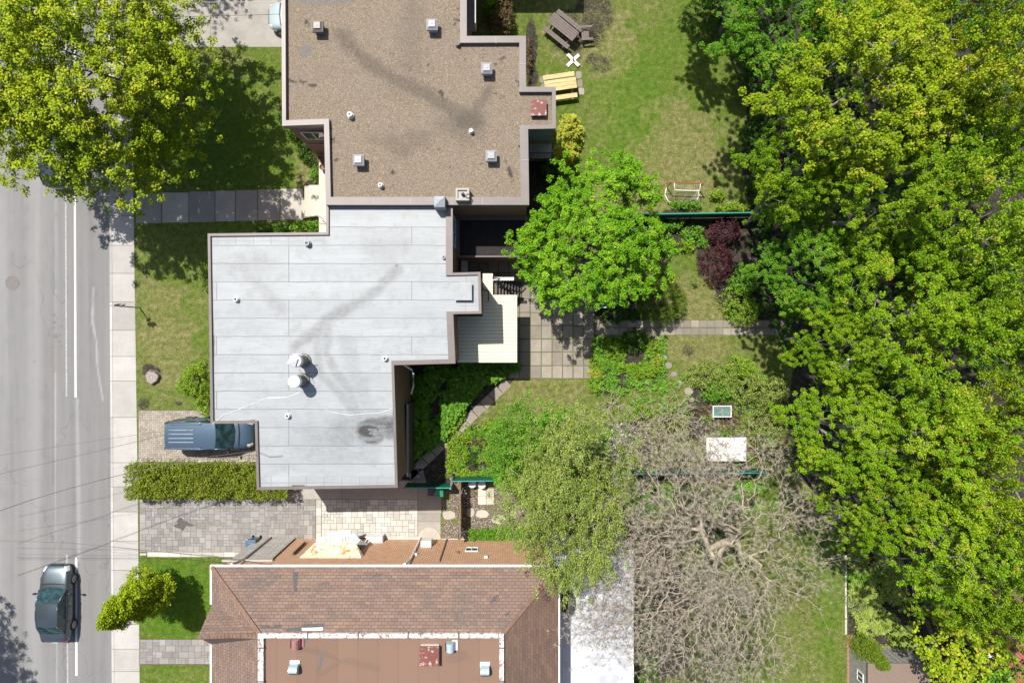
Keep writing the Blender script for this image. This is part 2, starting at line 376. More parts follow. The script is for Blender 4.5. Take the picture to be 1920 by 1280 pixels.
        t.set(b2, 'Color1', (.84, .82, .86)); t.set(b2, 'Color2', (1.12, 1.08, 1.0)); c = t.mix(1.0, br.outputs[0], b2.outputs[0], 'MULTIPLY')
        nz = t.noise(.55, 5, .7); n2 = t.noise(7, 4, .8, t.co((.5, 1.6, 1), 'UV')); w = t.math('ADD', nz, t.math('MULTIPLY', t.math('SUBTRACT', n2, .5), 1.1))
        c = t.mix(t.ramp(w, [(.56, 0.0), (.70, wear)]), c, (.10, .09, .085)); g = t.noise(60, 3); c = t.mix(t.ramp(g, [(.3, .4), (.6, 0.0)]), c, tuple(x*.5 for x in c1))
        t.col(c).rough(.92).bump(br.outputs['Fac'], -.6, .02); return t.m
    M['shingle'] = shingle('brown_shingle', (.235, .163, .128), (.182, .125, .103), (.045, .028, .022), .85)
    M['shingle2'] = shingle('plain_shingle', (.19, .122, .09), (.155, .10, .075), (.09, .06, .048), .15)
    # brown membrane
    t = NT('brown_membrane'); m = t.masks(); f = t.noise(40, 4, .7); b = t.noise(.9, 5, .65)
    br = t.n('ShaderNodeTexBrick', i_Scale=1.0, i_Mortar_Size=.008, i_Brick_Width=.98, i_Row_Height=7.0, offset=.5); t.nt.links.new(t.co(), br.inputs[0])
    t.set(br, 'Color1', (.215, .135, .095)); t.set(br, 'Color2', (.192, .12, .086)); t.set(br, 'Mortar', (.11, .06, .04))
    c = t.mix(t.ramp(b, [(.4, 0.0), (.7, .45)]), br.outputs[0], (.20, .125, .088)); c = t.mix(t.ramp(f, [(.3, .4), (.6, 0.0)]), c, (.13, .07, .05)); c = t.mix(t.math('MULTIPLY', m[0], .6), c, (.12, .085, .065)); c = t.mix(m[1], c, (.11, .11, .11))
    t.col(c).rough(.9); M['brownroof'] = t.m
    t = NT('white_membrane'); m = t.masks(); c = t.ramp(t.noise(1.1, 6, .7), [(.3, (.43, .45, .48)), (.5, (.52, .54, .58)), (.65, (.56, .58, .62))]); c = t.mix(t.math('MULTIPLY', m[0], .7), c, (.20, .19, .19)); t.col(c).rough(.6); M['whiteroof'] = t.m
    t = NT('tar_roof'); c = t.ramp(t.noise(3, 5, .7), [(.3, (.012, .011, .012)), (.7, (.028, .024, .026))]); t.col(c).rough(.9); M['tar'] = t.m
    t = NT('pea_gravel'); v = t.n('ShaderNodeTexVoronoi', i_Scale=17.0); t.nt.links.new(t.co(), v.inputs['Vector']); vc = t.n('ShaderNodeSeparateColor'); t.nt.links.new(v.outputs['Color'], vc.inputs[0])
    c = t.ramp(vc.outputs[0], [(0, (.12, .085, .06)), (.5, (.27, .215, .165)), (1, (.52, .46, .38))]); c = t.mix(t.ramp(v.outputs['Distance'], [(.25, 0.0), (.5, .8)]), c, (.06, .05, .04))
    c = t.mix(t.ramp(t.noise(1.2, 5, .7), [(.54, 0.0), (.62, .85)]), c, (.10, .13, .02)); t.col(c).rough(.9).bump(v.outputs['Distance'], -.7, .02); M['gravel'] = t.m
    # vegetation
    M['maple'] = leafmat('maple_leaf', (.065, .17, .008), (.18, .33, .012), (.35, .46, .022), (.48, .38, .07))
    M['mapleg'] = leafmat('green_maple_leaf', (.045, .15, .012), (.115, .275, .016), (.23, .39, .028), (.34, .36, .07))
    M['mapley'] = leafmat('yellow_maple_leaf', (.11, .21, .008), (.25, .355, .013), (.42, .47, .025), (.56, .39, .09))
    M['norway'] = leafmat('bright_green_leaf', (.055, .175, .008), (.15, .345, .012), (.29, .48, .028))
    M['street'] = leafmat('street_tree_leaf', (.10, .185, .006), (.255, .35, .011), (.43, .48, .022), (.50, .43, .06))
    M['olive'] = leafmat('olive_leaf', (.12, .17, .03), (.24, .32, .06), (.38, .45, .12))
    M['green'] = leafmat('shrub_leaf', (.055, .17, .016), (.14, .32, .028), (.25, .42, .05))
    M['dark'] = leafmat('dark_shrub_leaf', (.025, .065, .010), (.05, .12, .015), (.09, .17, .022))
    M['lime'] = leafmat('lime_shrub_leaf', (.10, .20, .014), (.20, .34, .024), (.33, .44, .045))
    M['yellow'] = leafmat('yellow_shrub_leaf', (.20, .24, .02), (.38, .41, .04), (.54, .53, .10))
    M['hedge'] = leafmat('hedge_leaf', (.10, .15, .014), (.21, .27, .025), (.33, .37, .05), (.40, .38, .10))
    M['purple'] = leafmat('burgundy_leaf', (.030, .012, .014), (.085, .028, .034), (.15, .05, .06), trans=.2)
    M['rust'] = leafmat('rusty_leaf', (.07, .05, .025), (.15, .10, .05), (.22, .16, .09), trans=.2)
    M['cedar'] = leafmat('cedar_leaf', (.08, .14, .012), (.15, .24, .02), (.22, .31, .03), trans=.15)
    M['pale'] = leafmat('pale_variegated_leaf', (.15, .20, .06), (.28, .34, .14), (.42, .46, .27))
    M['ivy'] = leafmat('large_ground_leaf', (.05, .15, .02), (.11, .26, .025), (.18, .34, .035))
    M['bark'] = simple('bark', (.15, .125, .105), .9, .35, 9, bump=.4)
    M['greybark'] = simple('pale_bark', (.26, .235, .215), .85, .3, 7)
    M['barebark'] = simple('beige_grey_bark', (.37, .32, .24), .85, .25, 3)
    M['stem'] = simple('stem', (.12, .10, .07), .9, .3, 9)
    # plain stuff
    M['white'] = simple('white_paint', (.72, .71, .70), .45, .06, 4)
    M['peel'] = (lambda t: (t.col(t.ramp(t.noise(3.5, 6, .8), [(.40, (.45, .16, .06)), (.50, (.72, .60, .36)), (.62, (.74, .71, .66))])).rough(.6), t.m)[1])(NT('peeling_white_paint'))
    M['peelwhite'] = (lambda t: (t.col(t.ramp(t.noise(5, 6, .8), [(.42, (.20, .12, .10)), (.50, (.62, .60, .59))])).rough(.6), t.m)[1])(NT('chipped_white_flashing'))
    M['peelred'] = (lambda t: (t.col(t.ramp(t.noise(5, 6, .75), [(.50, (.16, .055, .042)), (.56, (.24, .09, .075)), (.63, (.60, .53, .50))])).rough(.7), t.m)[1])(NT('peeling_red_paint'))
    M['cream'] = simple('cream_plank', (.60, .585, .44), .5, .05, 3)
    M['black'] = simple('black_metal', (.018, .017, .017), .5, .2, 5)
    M['grey'] = simple('grey_metal', (.30, .30, .31), .4, .12, 5, metal=.3)
    M['ventgrey'] = simple('mauve_grey_metal', (.27, .265, .285), .45, .12, 5)
    M['lightblue'] = simple('light_blue_metal', (.40, .52, .58), .35, .1, 5, metal=.2)
    M['pink'] = simple('faded_red_metal', (.36, .17, .16), .4, .2, 4, metal=.2)
    M['silverm'] = simple('galvanised', (.50, .52, .54), .35, .12, 6, metal=.5)
    M['teal'] = simple('green_fence_metal', (.010, .115, .085), .45, .15, 4)
    M['tealtop'] = simple('green_fence_rail', (.03, .25, .19), .4, .1, 4)
    M['weather'] = (lambda t: (t.col(t.ramp(t.noise(1, 6, .7, t.co((30, 3, 3))), [(.3, (.09, .07, .062)), (.7, (.21, .17, .155))])).rough(.8), t.m)[1])(NT('weathered_brown_wood'))
    M['newwood'] = (lambda t: (t.col(t.ramp(t.noise(1, 6, .7, t.co((2, 22, 6))), [(.32, (.36, .19, .06)), (.48, (.52, .36, .15)), (.7, (.62, .47, .24))])).rough(.55), t.m)[1])(NT('varnished_yellow_wood'))
    M['darkwood'] = simple('dark_brown_wood', (.07, .05, .042), .7, .3, 8)
    M['fencewood'] = simple('rough_fence_wood', (.19, .135, .09), .85, .45, 7)
    M['red'] = simple('red_paint', (.33, .06, .05), .5, .3, 9)
    M['blue'] = simple('blue_plastic', (.06, .12, .20), .4, .1, 5)
    M['greenp'] = simple('green_plastic', (.02, .22, .11), .35, .1, 5)
    M['purplep'] = simple('purple_plastic', (.07, .035, .08), .4, .1, 5)
    M['plasticw'] = simple('pale_plastic', (.58, .58, .57), .4, .06, 5)
    M['iceblue'] = simple('pale_blue_plastic', (.52, .60, .64), .35, .06, 5)
    M['glassy'] = (lambda t: (t.col((.02, .045, .05)).rough(.04), t.m)[1])(NT('window_glass'))
    M['carglass'] = (lambda t: (t.col(t.ramp(t.noise(3.2, 4), [(.4, (.010, .028, .033)), (.68, (.035, .085, .092))])).rough(.04), t.m)[1])(NT('car_glass'))
    M['tyre'] = simple('tyre', (.02, .02, .02), .85, .1, 9)
    M['rim'] = simple('alloy_rim', (.4, .4, .41), .3, .05, 5, metal=.9)
    M['lampred'] = simple('red_lamp', (.35, .01, .01), .15, .1, 5, coat=1)
    M['lampclear'] = simple('clear_lamp', (.55, .56, .56), .12, .1, 5, coat=1)
    M['trim'] = simple('black_trim', (.015, .015, .016), .5, .1, 5)
    def carpaint(n, c, metal=.45):
        t = NT(n); t.col(c).rough(.32); t.b.inputs['Metallic'].default_value = metal; t.b.inputs['Coat Weight'].default_value = 1; t.b.inputs['Coat Roughness'].default_value = .04
        t.bump(t.noise(300, 2), .02, .001); return t.m
    M['p_sedan'] = carpaint('dark_slate_paint', (.10, .125, .15), .7)
    M['p_van'] = carpaint('steel_blue_paint', (.075, .125, .18), .55)
    M['rib'] = simple('rib_highlight', (.30, .36, .42), .3, .1, 5, metal=.3)  # highlights on the van's roof ribs, painted as a lighter colour
    M['p_navy'] = carpaint('navy_paint', (.018, .028, .06), .5)
    M['p_ice'] = carpaint('ice_blue_paint', (.42, .52, .55), .3)
    M['wood_end'] = (lambda t: (t.col(t.ramp(t.math('FRACT', t.math('MULTIPLY', t.n('ShaderNodeVectorMath', operation='LENGTH').outputs['Value'], 18)), [(0, (.18, .14, .11)), (1, (.34, .29, .25))])).rough(.9), t.m)[1])(NT('cut_wood'))
    M['stump'] = simple('cut_stump', (.27, .23, .205), .9, .35, 10)
    M['soil'] = simple('bed_soil', (.06, .048, .038), .95, .45, 10, bump=.8)
    M['terracotta'] = simple('terracotta', (.20, .12, .08), .8, .2, 6)
    M['siding'] = simple('blue_grey_siding', (.13, .17, .20), .5, .1, 4)
    M['deckgrey'] = simple('grey_boards', (.30, .29, .27), .8, .2, 5)
mk()
# ------------------------------------------------------------------ ground, road, pavings
def faces_tinted(name, polys, z, mat, seed=0, parent=None, kind='structure', thick=0):
    "one mesh of separate flat polygons with a random per-face tint"
    rng = random.Random(seed); b = MB(); tn = []
    for p in polys:
        if area(p) < 0: p = p[::-1]
        n0 = len(b.f)
        b.prism(p, z-thick, z, bottom=False) if thick else b.flat(p, z)
        v = rng.random(); tn += [v] * (len(b.f)-n0)
    o = b.build(name, mat, parent); at = o.data.attributes.new('tint', 'FLOAT', 'FACE'); at.data.foreach_set('value', tn)
    if kind and not parent: o['kind'] = kind
    return o
def rect(x0, x1, y0, y1): return [(x0, y0), (x1, y0), (x1, y1), (x0, y1)]
def prect(a, b, c, d, h=0):
    x0, y0 = W2(a, d, h); x1, y1 = W2(b, c, h); return rect(x0, x1, y0, y1)
def st(o): o['kind'] = 'structure'; return o

st(MB().flat(rect(-350, 350, -350, 350), -.16).build('ground', M['earth']))
# asphalt road
RZ = -.14
def roadmask(X, Y):
    seal = stroke(X, Y, [(168, 420), (176, 560), (172, 640), (184, 720), (190, 760)], 3.2, 0, .9, 5)*.0
    lite = stroke(X, Y, [(172, 540), (170, 600), (178, 640), (180, 690), (190, 750)], 3, 0, .9, 7)*.55 + stroke(X, Y, [(100, 700), (104, 1280)], 2, 0, .3, 3)*.4 + stroke(X, Y, [(102, 350), (102, 830)], 2, 0, .3, 3)*.35 + stroke(X, Y, [(142, 750), (145, 1050)], 5, 0, .2, 3)*.35 + stroke(X, Y, [(-40, -100), (-40, 1500)], 70, 0, .3, 2)*.25+ stroke(X, Y, [(60, -100), (62, 1500)], 22, 0, .3, 9)*.22
    lane = stroke(X, Y, [(178, -100), (182, 1500)], 28, 0, .5, 4)
    dots = np.zeros(X.shape)
    for i, (a, b, r) in enumerate([(99, 590, 3), (103, 596, 2), (100, 604, 2.4), (99, 614, 1.8), (102, 630, 3.2), (110, 628, 2), (113, 612, 1.6), (108, 640, 2), (112, 648, 1.6), (62, 678, 1.6), (57, 716, 1.6), (84, 724, 2), (50, 985, 1.8), (201, 986, 2.2)]):
        dots = np.maximum(dots, ell(X, Y, a, b, r*1.3, r*1.3, 0, .5, i)*.8)
    rust = ell(X, Y, 103, 680, 14, 45, 0, .8, 3)*.14
    return np.maximum(dots, lane*.10), lite, rust
sheet('road', rect(-32.6, W(207, 0)[0], -34, 34), RZ, .09, roadmask, M['asphalt'])['kind'] = 'structure'
for nm, (pts, w, mt) in {'white_line': ([(136.5, -250), (137.5, 350), (139, 745)], 3.6, 'paint'), 'white_line.001': ([(140, 1046), (140.5, 1268)], 4.2, 'paint'),
        'worn_line': ([(119.5, -250), (120.5, 400), (122, 743)], 3, 'wornpaint'), 'worn_line.001': ([(122.5, 1040), (124.5, 1330)], 3, 'wornpaint')}.items():
    b = MB(); k = CAMH/1280
    P = [W2(x, y) for x, y in pts]; L = [(x-w*k/2, y) for x, y in P] + [(x+w*k/2, y) for x, y in P[::-1]]
    st(b.flat(L, RZ+.006).build(nm, M[mt]))
# manhole
b = MB(); c = W(20, 530); b.lathe([(.41, 0), (.41, .012), (.36, .014), (.35, .006), (.05, .006)], (c[0], c[1], RZ), 32)
for i in range(5):
    for j in range(5):
        if (i-2)**2+(j-2)**2 < 6.5: b.box(c[0]-.28+i*.13, c[0]-.22+i*.13, c[1]-.28+j*.13, c[1]-.22+j*.13, RZ+.005, RZ+.012)
tag(b.build('manhole_cover', simple('cast_iron', (.165, .15, .142), .8, .15, 12)), 'round rusty grey manhole cover set in the asphalt at the far left', 'manhole cover')
# kerb and sidewalk
def sx_r(py): return W(249 + (py-300)*.0150 if py < 900 else 258+(py-900)*.010, 0)[0]
def sx_l(py): return W(204.5 + (py-300)*.005, 0)[0]
ys = [-320, -255, -190, -130, -70, -10, 50, 108, 168, 228, 290, 348, 405, 460, 512.5, 566, 619, 668, 714, 782, 867, 912, 959, 1014, 1068.5, 1122, 1170, 1216, 1258, 1310, 1362, 1420, 1500, 1600]
sl_, kb = [], []
for i in range(len(ys)-1):
    a, b_ = ys[i], ys[i+1]; g = .012; ya, yb = W(0, a)[1]-g, W(0, b_)[1]+g
    sl_.append([(sx_l(a)+.155, ya), (sx_l(b_)+.155, yb), (sx_r(b_), yb), (sx_r(a), ya)])
    kb.append([(sx_l(a), ya), (sx_l(b_), yb), (sx_l(b_)+.14, yb), (sx_l(a)+.14, ya)])
faces_tinted('sidewalk', sl_, .004, M['sidewalk'], 3, thick=.1)
faces_tinted('kerb', kb, .002, M['kerb'], 4, thick=.15)
st(MB().prism([(sx_l(-320)+.02, W(0, -320)[1]), (sx_l(1600)+.02, W(0, 1600)[1]), (sx_r(1600), W(0, 1600)[1]), (sx_r(-320), W(0, -320)[1])], -.155, -.012).build('sidewalk_bed', M['joint']))
# far side of the street
st(MB().box(-32.9, -32.6, -34, 34, -.155, 0).build('far_kerb', M['kerb'])); st(MB().box(-34.6, -32.91, -34, 34, -.155, .002).build('far_sidewalk', M['sidewalk'])); 
# ---- lawn
LX0 = sx_r(600)-.12
def lawnmask(X, Y):
    z = np.zeros(X.shape); dry, soil, lush = z.copy(), z.copy(), z.copy()
    def D(*a): nonlocal dry; dry = np.maximum(dry, a[-1]*ell(X, Y, *a[:-1]))
    def S(*a): nonlocal soil; soil = np.maximum(soil, a[-1]*ell(X, Y, *a[:-1]))
    def L(*a): nonlocal lush; lush = np.maximum(lush, a[-1]*ell(X, Y, *a[:-1]))
    n = vnoise(X, Y, .35, 11); n2 = vnoise(X, Y, .9, 12)
    dry += .22 + (n-.5)*.9
    # front lawns
    D(310, 640, 70, 110, 0, .5, 21, .5, .75); D(290, 560, 45, 60, 0, .5, 22, .5, .6); D(300, 700, 40, 40, 0, .5, 23, .5, .55); D(575, 330, 30, 50, 0, .4, 24, .5, .8); D(430, 110, 60, 25, 0, .5, 25, .5, .45)
    S(285, 695, 20, 16, 0, .4, 31, .4, .8); S(270, 756, 14, 14, 0, .5, 32, .4, .6); S(335, 757, 12, 8, 0, .5, 33, .4, .6); S(580, 345, 14, 8, 0, .5, 35, .4, .8)
    L(400, 300, 150, 120, 0, .3, 36, .5, .6); L(450, 200, 90, 100, 0, .3, 36, .5, .5); L(330, 1120, 90, 90, 0, .2, 37, .5, .9); L(330, 1280, 90, 40, 0, .2, 38, .4, .35)
    fr = (X > W(262, 0)[0]) & (X < W(400, 0)[0]) & (Y < W(0, 1040)[1]) & (Y > W(0, 1200)[1]); dry = np.where(fr, dry*.35-.1, dry)
    # back lawn of the gravel-roofed building
    D(1270, 300, 110, 110, 0, .5, 41, .5, .75); D(1110, 70, 90, 80, 0, .5, 42, .4, .8); D(1200, 370, 140, 40, 0, .5, 43, .5, .8); L(1180, 200, 70, 150, 0, .4, 44, .5, .55); L(1290, 90, 80, 60, 0, .4, 45, .5, .4)
    S(1110, 30, 55, 60, 0, .5, 46, .4, .55); S(1070, 80, 45, 40, 0, .5, 47, .4, .5); S(996, 100, 15, 90, 0, .4, 49, .4, .75); S(1125, 118, 30, 20, 0, .5, 48, .4, .5)
    S(990, 330, 50, 80, 0, .3, 50, .3, 1)
    # middle yard
    D(1300, 600, 90, 110, 0, .5, 51, .5, .75); D(1290, 650, 80, 50, 0, .5, 52, .5, .75); D(1000, 740, 110, 60, 0, .5, 53, .5, .7); D(960, 790, 80, 40, 0, .5, 54, .5, .5); D(1080, 770, 80, 40, 0, .5, 55, .5, .4)
    S(1180, 682, 74, 52, 0, .25, 61, .25, 1); S(1135, 720, 30, 25, 0, .3, 62, .25, .9); S(1050, 778, 22, 12, 0, .8, 63, .4, .5); S(880, 850, 54, 55, 0, .25, 64, .25, 1); S(850, 890, 90, 22, 0, .2, 65, .2, 1)
    S(1270, 438, 90, 42, 0, .3, 66, .3, .95); S(1370, 480, 70, 90, 0, .3, 67, .3, .9); S(1180, 580, 80, 40, 0, .3, 68, .3, 1); S(1400, 560, 60, 70, 0, .3, 69, .3, .9)
    S(1370, 780, 95, 70, 0, .35, 70, .35, .95); S(1300, 830, 160, 70, 0, .4, 71, .35, .85); S(1240, 960, 200, 110, 0, .4, 72, .4, .55); S(1240, 1150, 60, 150, 0, .3, 73, .3, .95); S(1330, 1200, 110, 130, 0, .6, 74, .5, .5)
    S(1290, 655, 16, 14, 0, .5, 75, .5, .5)
    tri = inpoly(X, Y, [W2(745, 690), W2(990, 670), W2(965, 712), W2(770, 900), W2(745, 900)]); soil = np.where(tri, 1, soil)
    tri2 = inpoly(X, Y, [W2(775, 900), W2(838, 826), W2(838, 905), W2(775, 908)]); soil = np.where(tri2, 1, soil)
    # right strip lawn
    D(1500, 1180, 70, 130, 0, .5, 81, .5, .45); L(1560, 1100, 40, 160, 0, .4, 82, .5, .5)
    # under the wood
    wood = inpoly(X, Y, [W2(1390, -400), W2(1400, 200), W2(1420, 560), W2(1500, 640), W2(1470, 780), W2(1500, 900), W2(1580, 950), W2(1590, 1190), W2(1610, 1240), W2(1900, 1600), W2(2300, 1600), W2(2300, -400)])
    soil = np.where(wood, .75+.3*n2, soil); soil = np.maximum(soil, ell(X, Y, 1430, 300, 40, 300, 0, .5, 90)*.8)
    dry = np.clip(dry, 0, 1)
    return dry, soil, lush
MB().flat([(sx_r(-300)-.02, 30), (LX0-.3, -30), (37, -30), (37, 30)], -.02)
sheet('lawn', rect(LX0, 38, -30, 30), 0, .09, lawnmask, M['lawn'])['kind'] = 'structure'
st(MB().walls(rect(LX0, 38, -30, 30), -.16, -.001).build('lawn_edge', M['soil']))
# concrete walk to the shared steps
ws = [(255, 303), (304.5, 354), (355, 403), (404, 441), (442, 483), (484, 525), (526, 568)]
faces_tinted('walkway', [prect(a, b_-.4, 362.5-i*1.2-(i > 1), 418.5-i*1.1) for i, (a, b_) in enumerate(ws)], .012, M['concrete'], 8, thick=.01)
# top driveway
faces_tinted('driveway', [prect(250, 395, -60, 88), prect(395.6, 600, -60, 88.5), prect(250, 395, -300, -60.5), prect(395.6, 600, -300, -60.5)], .010, M['driveway'], 2, thick=.01)
# random rectangular pavers
def ashlar(x0, x1, y0, y1, c, seed, gap=.008):
    rng = random.Random(seed); nx, ny = int(round((x1-x0)/c)), int(round((y1-y0)/c)); cx, cy = (x1-x0)/nx, (y1-y0)/ny
    occ = [[0]*ny for _ in range(nx)]; out = []
    for i in range(nx):
        for j in range(ny):
            if occ[i][j]: continue
            opts = [(2, 2), (2, 2), (2, 3), (2, 2), (1, 2), (2, 1), (3, 2), (2, 2), (1, 1)]; rng.shuffle(opts)
            for a, b_ in opts + [(1, 2), (2, 1), (1, 1)]:
                if i+a <= nx and j+b_ <= ny and not any(occ[i+p][j+q] for p in range(a) for q in range(b_)): break
            for p in range(a):
                for q in range(b_): occ[i+p][j+q] = 1
            out.append(rect(x0+i*cx+gap, x0+(i+a)*cx-gap, y0+j*cy+gap, y0+(j+b_)*cy-gap))
    return out
def pr(a, b, c, d): x0, y1 = W2(a, c); x1, y0 = W2(b, d); return x0, x1, y0, y1
for nm, R4, c, mt, sd in (('paved_driveway', (262, 592, 936, 1034), .175, 'greypaver', 5), ('paved_side_yard', (603, 783, 936, 1008), .175, 'whitepaver', 6), ('front_path', (262, 402, 1198, 1244), .19, 'greypaver', 7)):
    x0, x1, y0, y1 = pr(*R4)
    st(MB().box(x0-.03, x1+.03, y0-.03, y1+.03, -.02, .006).build(nm+'_joints', M['joint'])); faces_tinted(nm, ashlar(x0, x1, y0, y1, c, sd), .014, M[mt], sd)
x0, x1, y0, y1 = pr(592.5, 602.5, 936, 1012)
faces_tinted('paved_border', [rect(x0+.01, x1-.01, y0+i*.475+.008, y0+(i+1)*.475-.008) for i in range(5)], .014, M['whitepaver'], 9)
# concrete strips along the silver-roofed house and the far apron
faces_tinted('side_concrete', [prect(500, 560, 915, 935.5), prect(560.5, 640, 915, 935.5), prect(640.5, 783, 900, 935.5), prect(783.6, 827.5, 905, 962), prect(783.6, 826, 962.6, 977), prect(783.6, 826, 977.6, 1010)], .011, M['concrete'], 12, thick=.01)
# white edging along the lower front lawn and along the foot of the brick wall
faces_tinted('edging', [prect(264, 276, 1036, 1040)] + [prect(278+i*20.5, 298+i*20.5, 1034, 1042.5) for i in range(9)], .10, M['whitepaver'], 13, thick=.1)
faces_tinted('wall_footing', [prect(462, 540, 1010, 1018), prect(540.5, 690, 1010, 1018), prect(690.5, 790, 1006, 1018), prect(828, 900, 1009, 1018), prect(900.5, 1010, 1011, 1018)], .08, M['whitepaver'], 14, thick=.08)
# half-round pad
cx, cy = W2(805, 1012); rr = 22*CAMH/1280
faces_tinted('round_pad', [[(cx+rr*math.cos(math.pi*t/18), cy+rr*1.1*math.sin(math.pi*t/18)) for t in range(19)]], .06, M['palecon'], 1, thick=.05)
# herringbone driveway
x0, x1, y0, y1 = pr(260, 482, 769, 862)
def herring(x0, x1, y0, y1, s=.125, g=.007):
    "bond of 2:1 bricks turned in pairs"
    out = []
    nx, ny = int((x1-x0)/s)+4, int((y1-y0)/s)+4
    for i in range(-2, nx):
        for j in range(-2, ny):
            k = (i - j) % 4
            if k == 0: r = (x0+i*s, x0+(i+2)*s, y0+j*s, y0+(j+1)*s)
            elif k == 3: r = (x0+i*s, x0+(i+1)*s, y0+j*s, y0+(j+2)*s) if True else None
            else: continue
            a, b_, c, d = max(r[0], x0), min(r[1], x1), max(r[2], y0), min(r[3], y1)
            if b_-a > .03 and d-c > .03: out.append(rect(a+g, b_-g, c+g, d-g))
    return out
st(MB().box(x0-.02, x1, y0-.3, y1+.02, -.02, .006).build('brick_drive_joints', M['joint'])); faces_tinted('brick_driveway', herring(x0, x1, y0, y1), .014, M['tanpaver'], 21)
faces_tinted('brick_drive_border', [rect(x0+i*.26, x0+i*.26+.247, y0-.23, y0-.085) for i in range(int((x1-x0)/.26))], .014, M['tanpaver'], 22)
faces_tinted('drive_edging', [rect(x0, x1, y0-.075, y0-.01)], .03, M['palecon'], 23, thick=.03)
# patio of square slabs with mossy joints
cols_ = [880, 897, 915, 934.5, 954, 974, 993.8, 1014.8, 1034.8, 1054.6, 1074.2, 1094, 1114]; rows_ = [483, 487.5, 511.5, 536, 560, 585.7, 610, 635, 659.5, 685, 709]
pt = []
rng = random.Random(4)
for i in range(len(cols_)-1):
    for j in range(len(rows_)-1):
        if cols_[i+1] <= 960 and rows_[j] > 500 and rows_[j] > 515: continue
        pt.append(prect(cols_[i]+.9+rng.random()*.6, cols_[i+1]-.9+rng.random()*.5, rows_[j]+.8+rng.random()*.6, rows_[j+1]-.8+rng.random()*.4))
st(MB().flat(prect(874, 1115, 482, 710), .005).build('patio_joints', M['moss'])); faces_tinted('patio', pt, .022, M['slab'], 31, thick=.016)
st(MB().flat(prect(1115, 1475, 599.5, 628.5), .0055).build('garden_path_joints', M['moss']))
faces_tinted('garden_path', [prect(1116+i*15, 1130+i*15, a+(i % 3)*.3, a+12.8) for i in range(24) for a in (600.5, 614.8)], .022, M['slab'], 32, thick=.016)
# diagonal path in the shade
dg = []; a0, a1 = Vector((953, 716)), Vector((765, 893)); d = (a1-a0).normalized(); nn = Vector((-d.y, d.x)); L = (a1-a0).length; k = 12
for i in range(k):
    p, q = a0+d*(L*i/k+.7), a0+d*(L*(i+1)/k-.7); dg.append([W2(*(p+nn*9)), W2(*(q+nn*9)), W2(*(q-nn*9)), W2(*(p-nn*9))])
dg.append([W2(*p) for p in ((770, 880), (792, 878), (800, 905), (772, 905))])
faces_tinted('diagonal_path', dg, .018, M['slab'], 33, thick=.012)
# stepping stones
def stone(cx, cy, rx, ry, seed, ang=0, sq=3.0):
    rg = random.Random(seed); P = []
    for t in range(14):
        a = 2*math.pi*t/14; ca, sa = math.cos(a), math.sin(a); r = (abs(ca)**sq+abs(sa)**sq)**(-1/sq)*(1+rg.uniform(-.09, .07))
        x, y = r*ca*rx, r*sa*ry; P.append(W2(cx+x*math.cos(ang)-y*math.sin(ang), cy+x*math.sin(ang)+y*math.cos(ang)))
    return P
for i, (a, b_, r) in enumerate([(1229, 634, 6), (1237, 655, 6), (1244, 669, 6), (1253, 685, 7), (1264, 701, 6), (1275, 718, 6.5), (1291, 733, 8), (1297, 749, 5)]):
    o = faces_tinted('stepping_stone', [stone(a, b_, r, r*.85, i, 0, 2.2)], .03, M['slab'], i, kind=None, thick=.03)
    where = ['first small stepping stone beside the garden path', 'second stepping stone below the garden path, at the bed corner', 'third stepping stone beside the end of the planted bed', 'fourth round stepping stone on the grass past the planted bed', 'fifth stepping stone in the middle of the small lawn', 'sixth stepping stone before the olive shrubs', 'wide seventh stepping stone touching the olive shrubs', 'last narrow stepping stone by the bare soil'][i]
    tag(o, where, 'stepping stone', 'stepping stones curving across the small lawn')
# gravel yard and its flagstones
st(MB().flat([W2(*p) for p in ((829, 916), (845, 905), (1010, 905), (1040, 1012), (829, 1014))], .008).build('gravel_yard', M['gravel']))
fl = [((842, 965), 12, 8, 'flagstone left of the wooden fence'), ((883, 960), 7, 8, 'half-hidden flagstone in the shadow of the wooden fence'), ((904.5, 962.5), 12, 7.5, 'broad flagstone third from the left'), ((935, 973), 13, 8, 'wide notched flagstone below the square of four slabs'), ((962, 964), 6.5, 9, 'narrow flagstone next to the olive-leaved tree'), ((994, 972), 8, 6, 'flagstone almost covered by the olive-leaved tree')]
for i, ((a, b_), rx, ry, lb) in enumerate(fl):
    tag(faces_tinted('flagstone', [stone(a, b_, rx, ry, 40+i, .05*i)], .045, M['flag'], i+3, kind=None, thick=.04), lb, 'flagstone', 'flagstones crossing the gravel yard')
for i, (a, b_, c, d_) in enumerate([(896.5, 911, 915, 929.7), (911.8, 926, 915, 929.7), (896.5, 911, 930.5, 945), (911.8, 926, 930.5, 945)]):
    tag(faces_tinted('square_slab', [prect(a, b_, c, d_)], .04, M['palecon'], i, kind=None, thick=.04), ['upper left', 'upper right', 'lower left', 'lower right'][i]+' pale slab of the square of four by the green fence', 'paving slab', 'four pale slabs laid as a square on gravel')
for i, (a, b_, c, d_) in enumerate([(1080, 1090, 134, 148), (1083, 1092, 149, 163), (1085, 1095, 165, 178), (1012, 1022, 143, 156), (1015, 1024, 157, 170)]):
    o = faces_tinted('slab_stone', [stone((a+b_)/2, (c+d_)/2, (b_-a)/2+.5, (d_-c)/2, 70+i, 0, 5)], .02, M['slab'], i, kind=None, thick=.02)
    tag(o, ['topmost small slab at the right end of the yellow picnic table', 'middle small slab at the right end of the yellow picnic table', 'lowest small slab at the right end of the yellow picnic table', 'upper small slab at the left end of the yellow picnic table', 'lower small slab at the left end of the yellow picnic table'][i], 'paving slab', 'small slabs under the ends of the yellow picnic table')
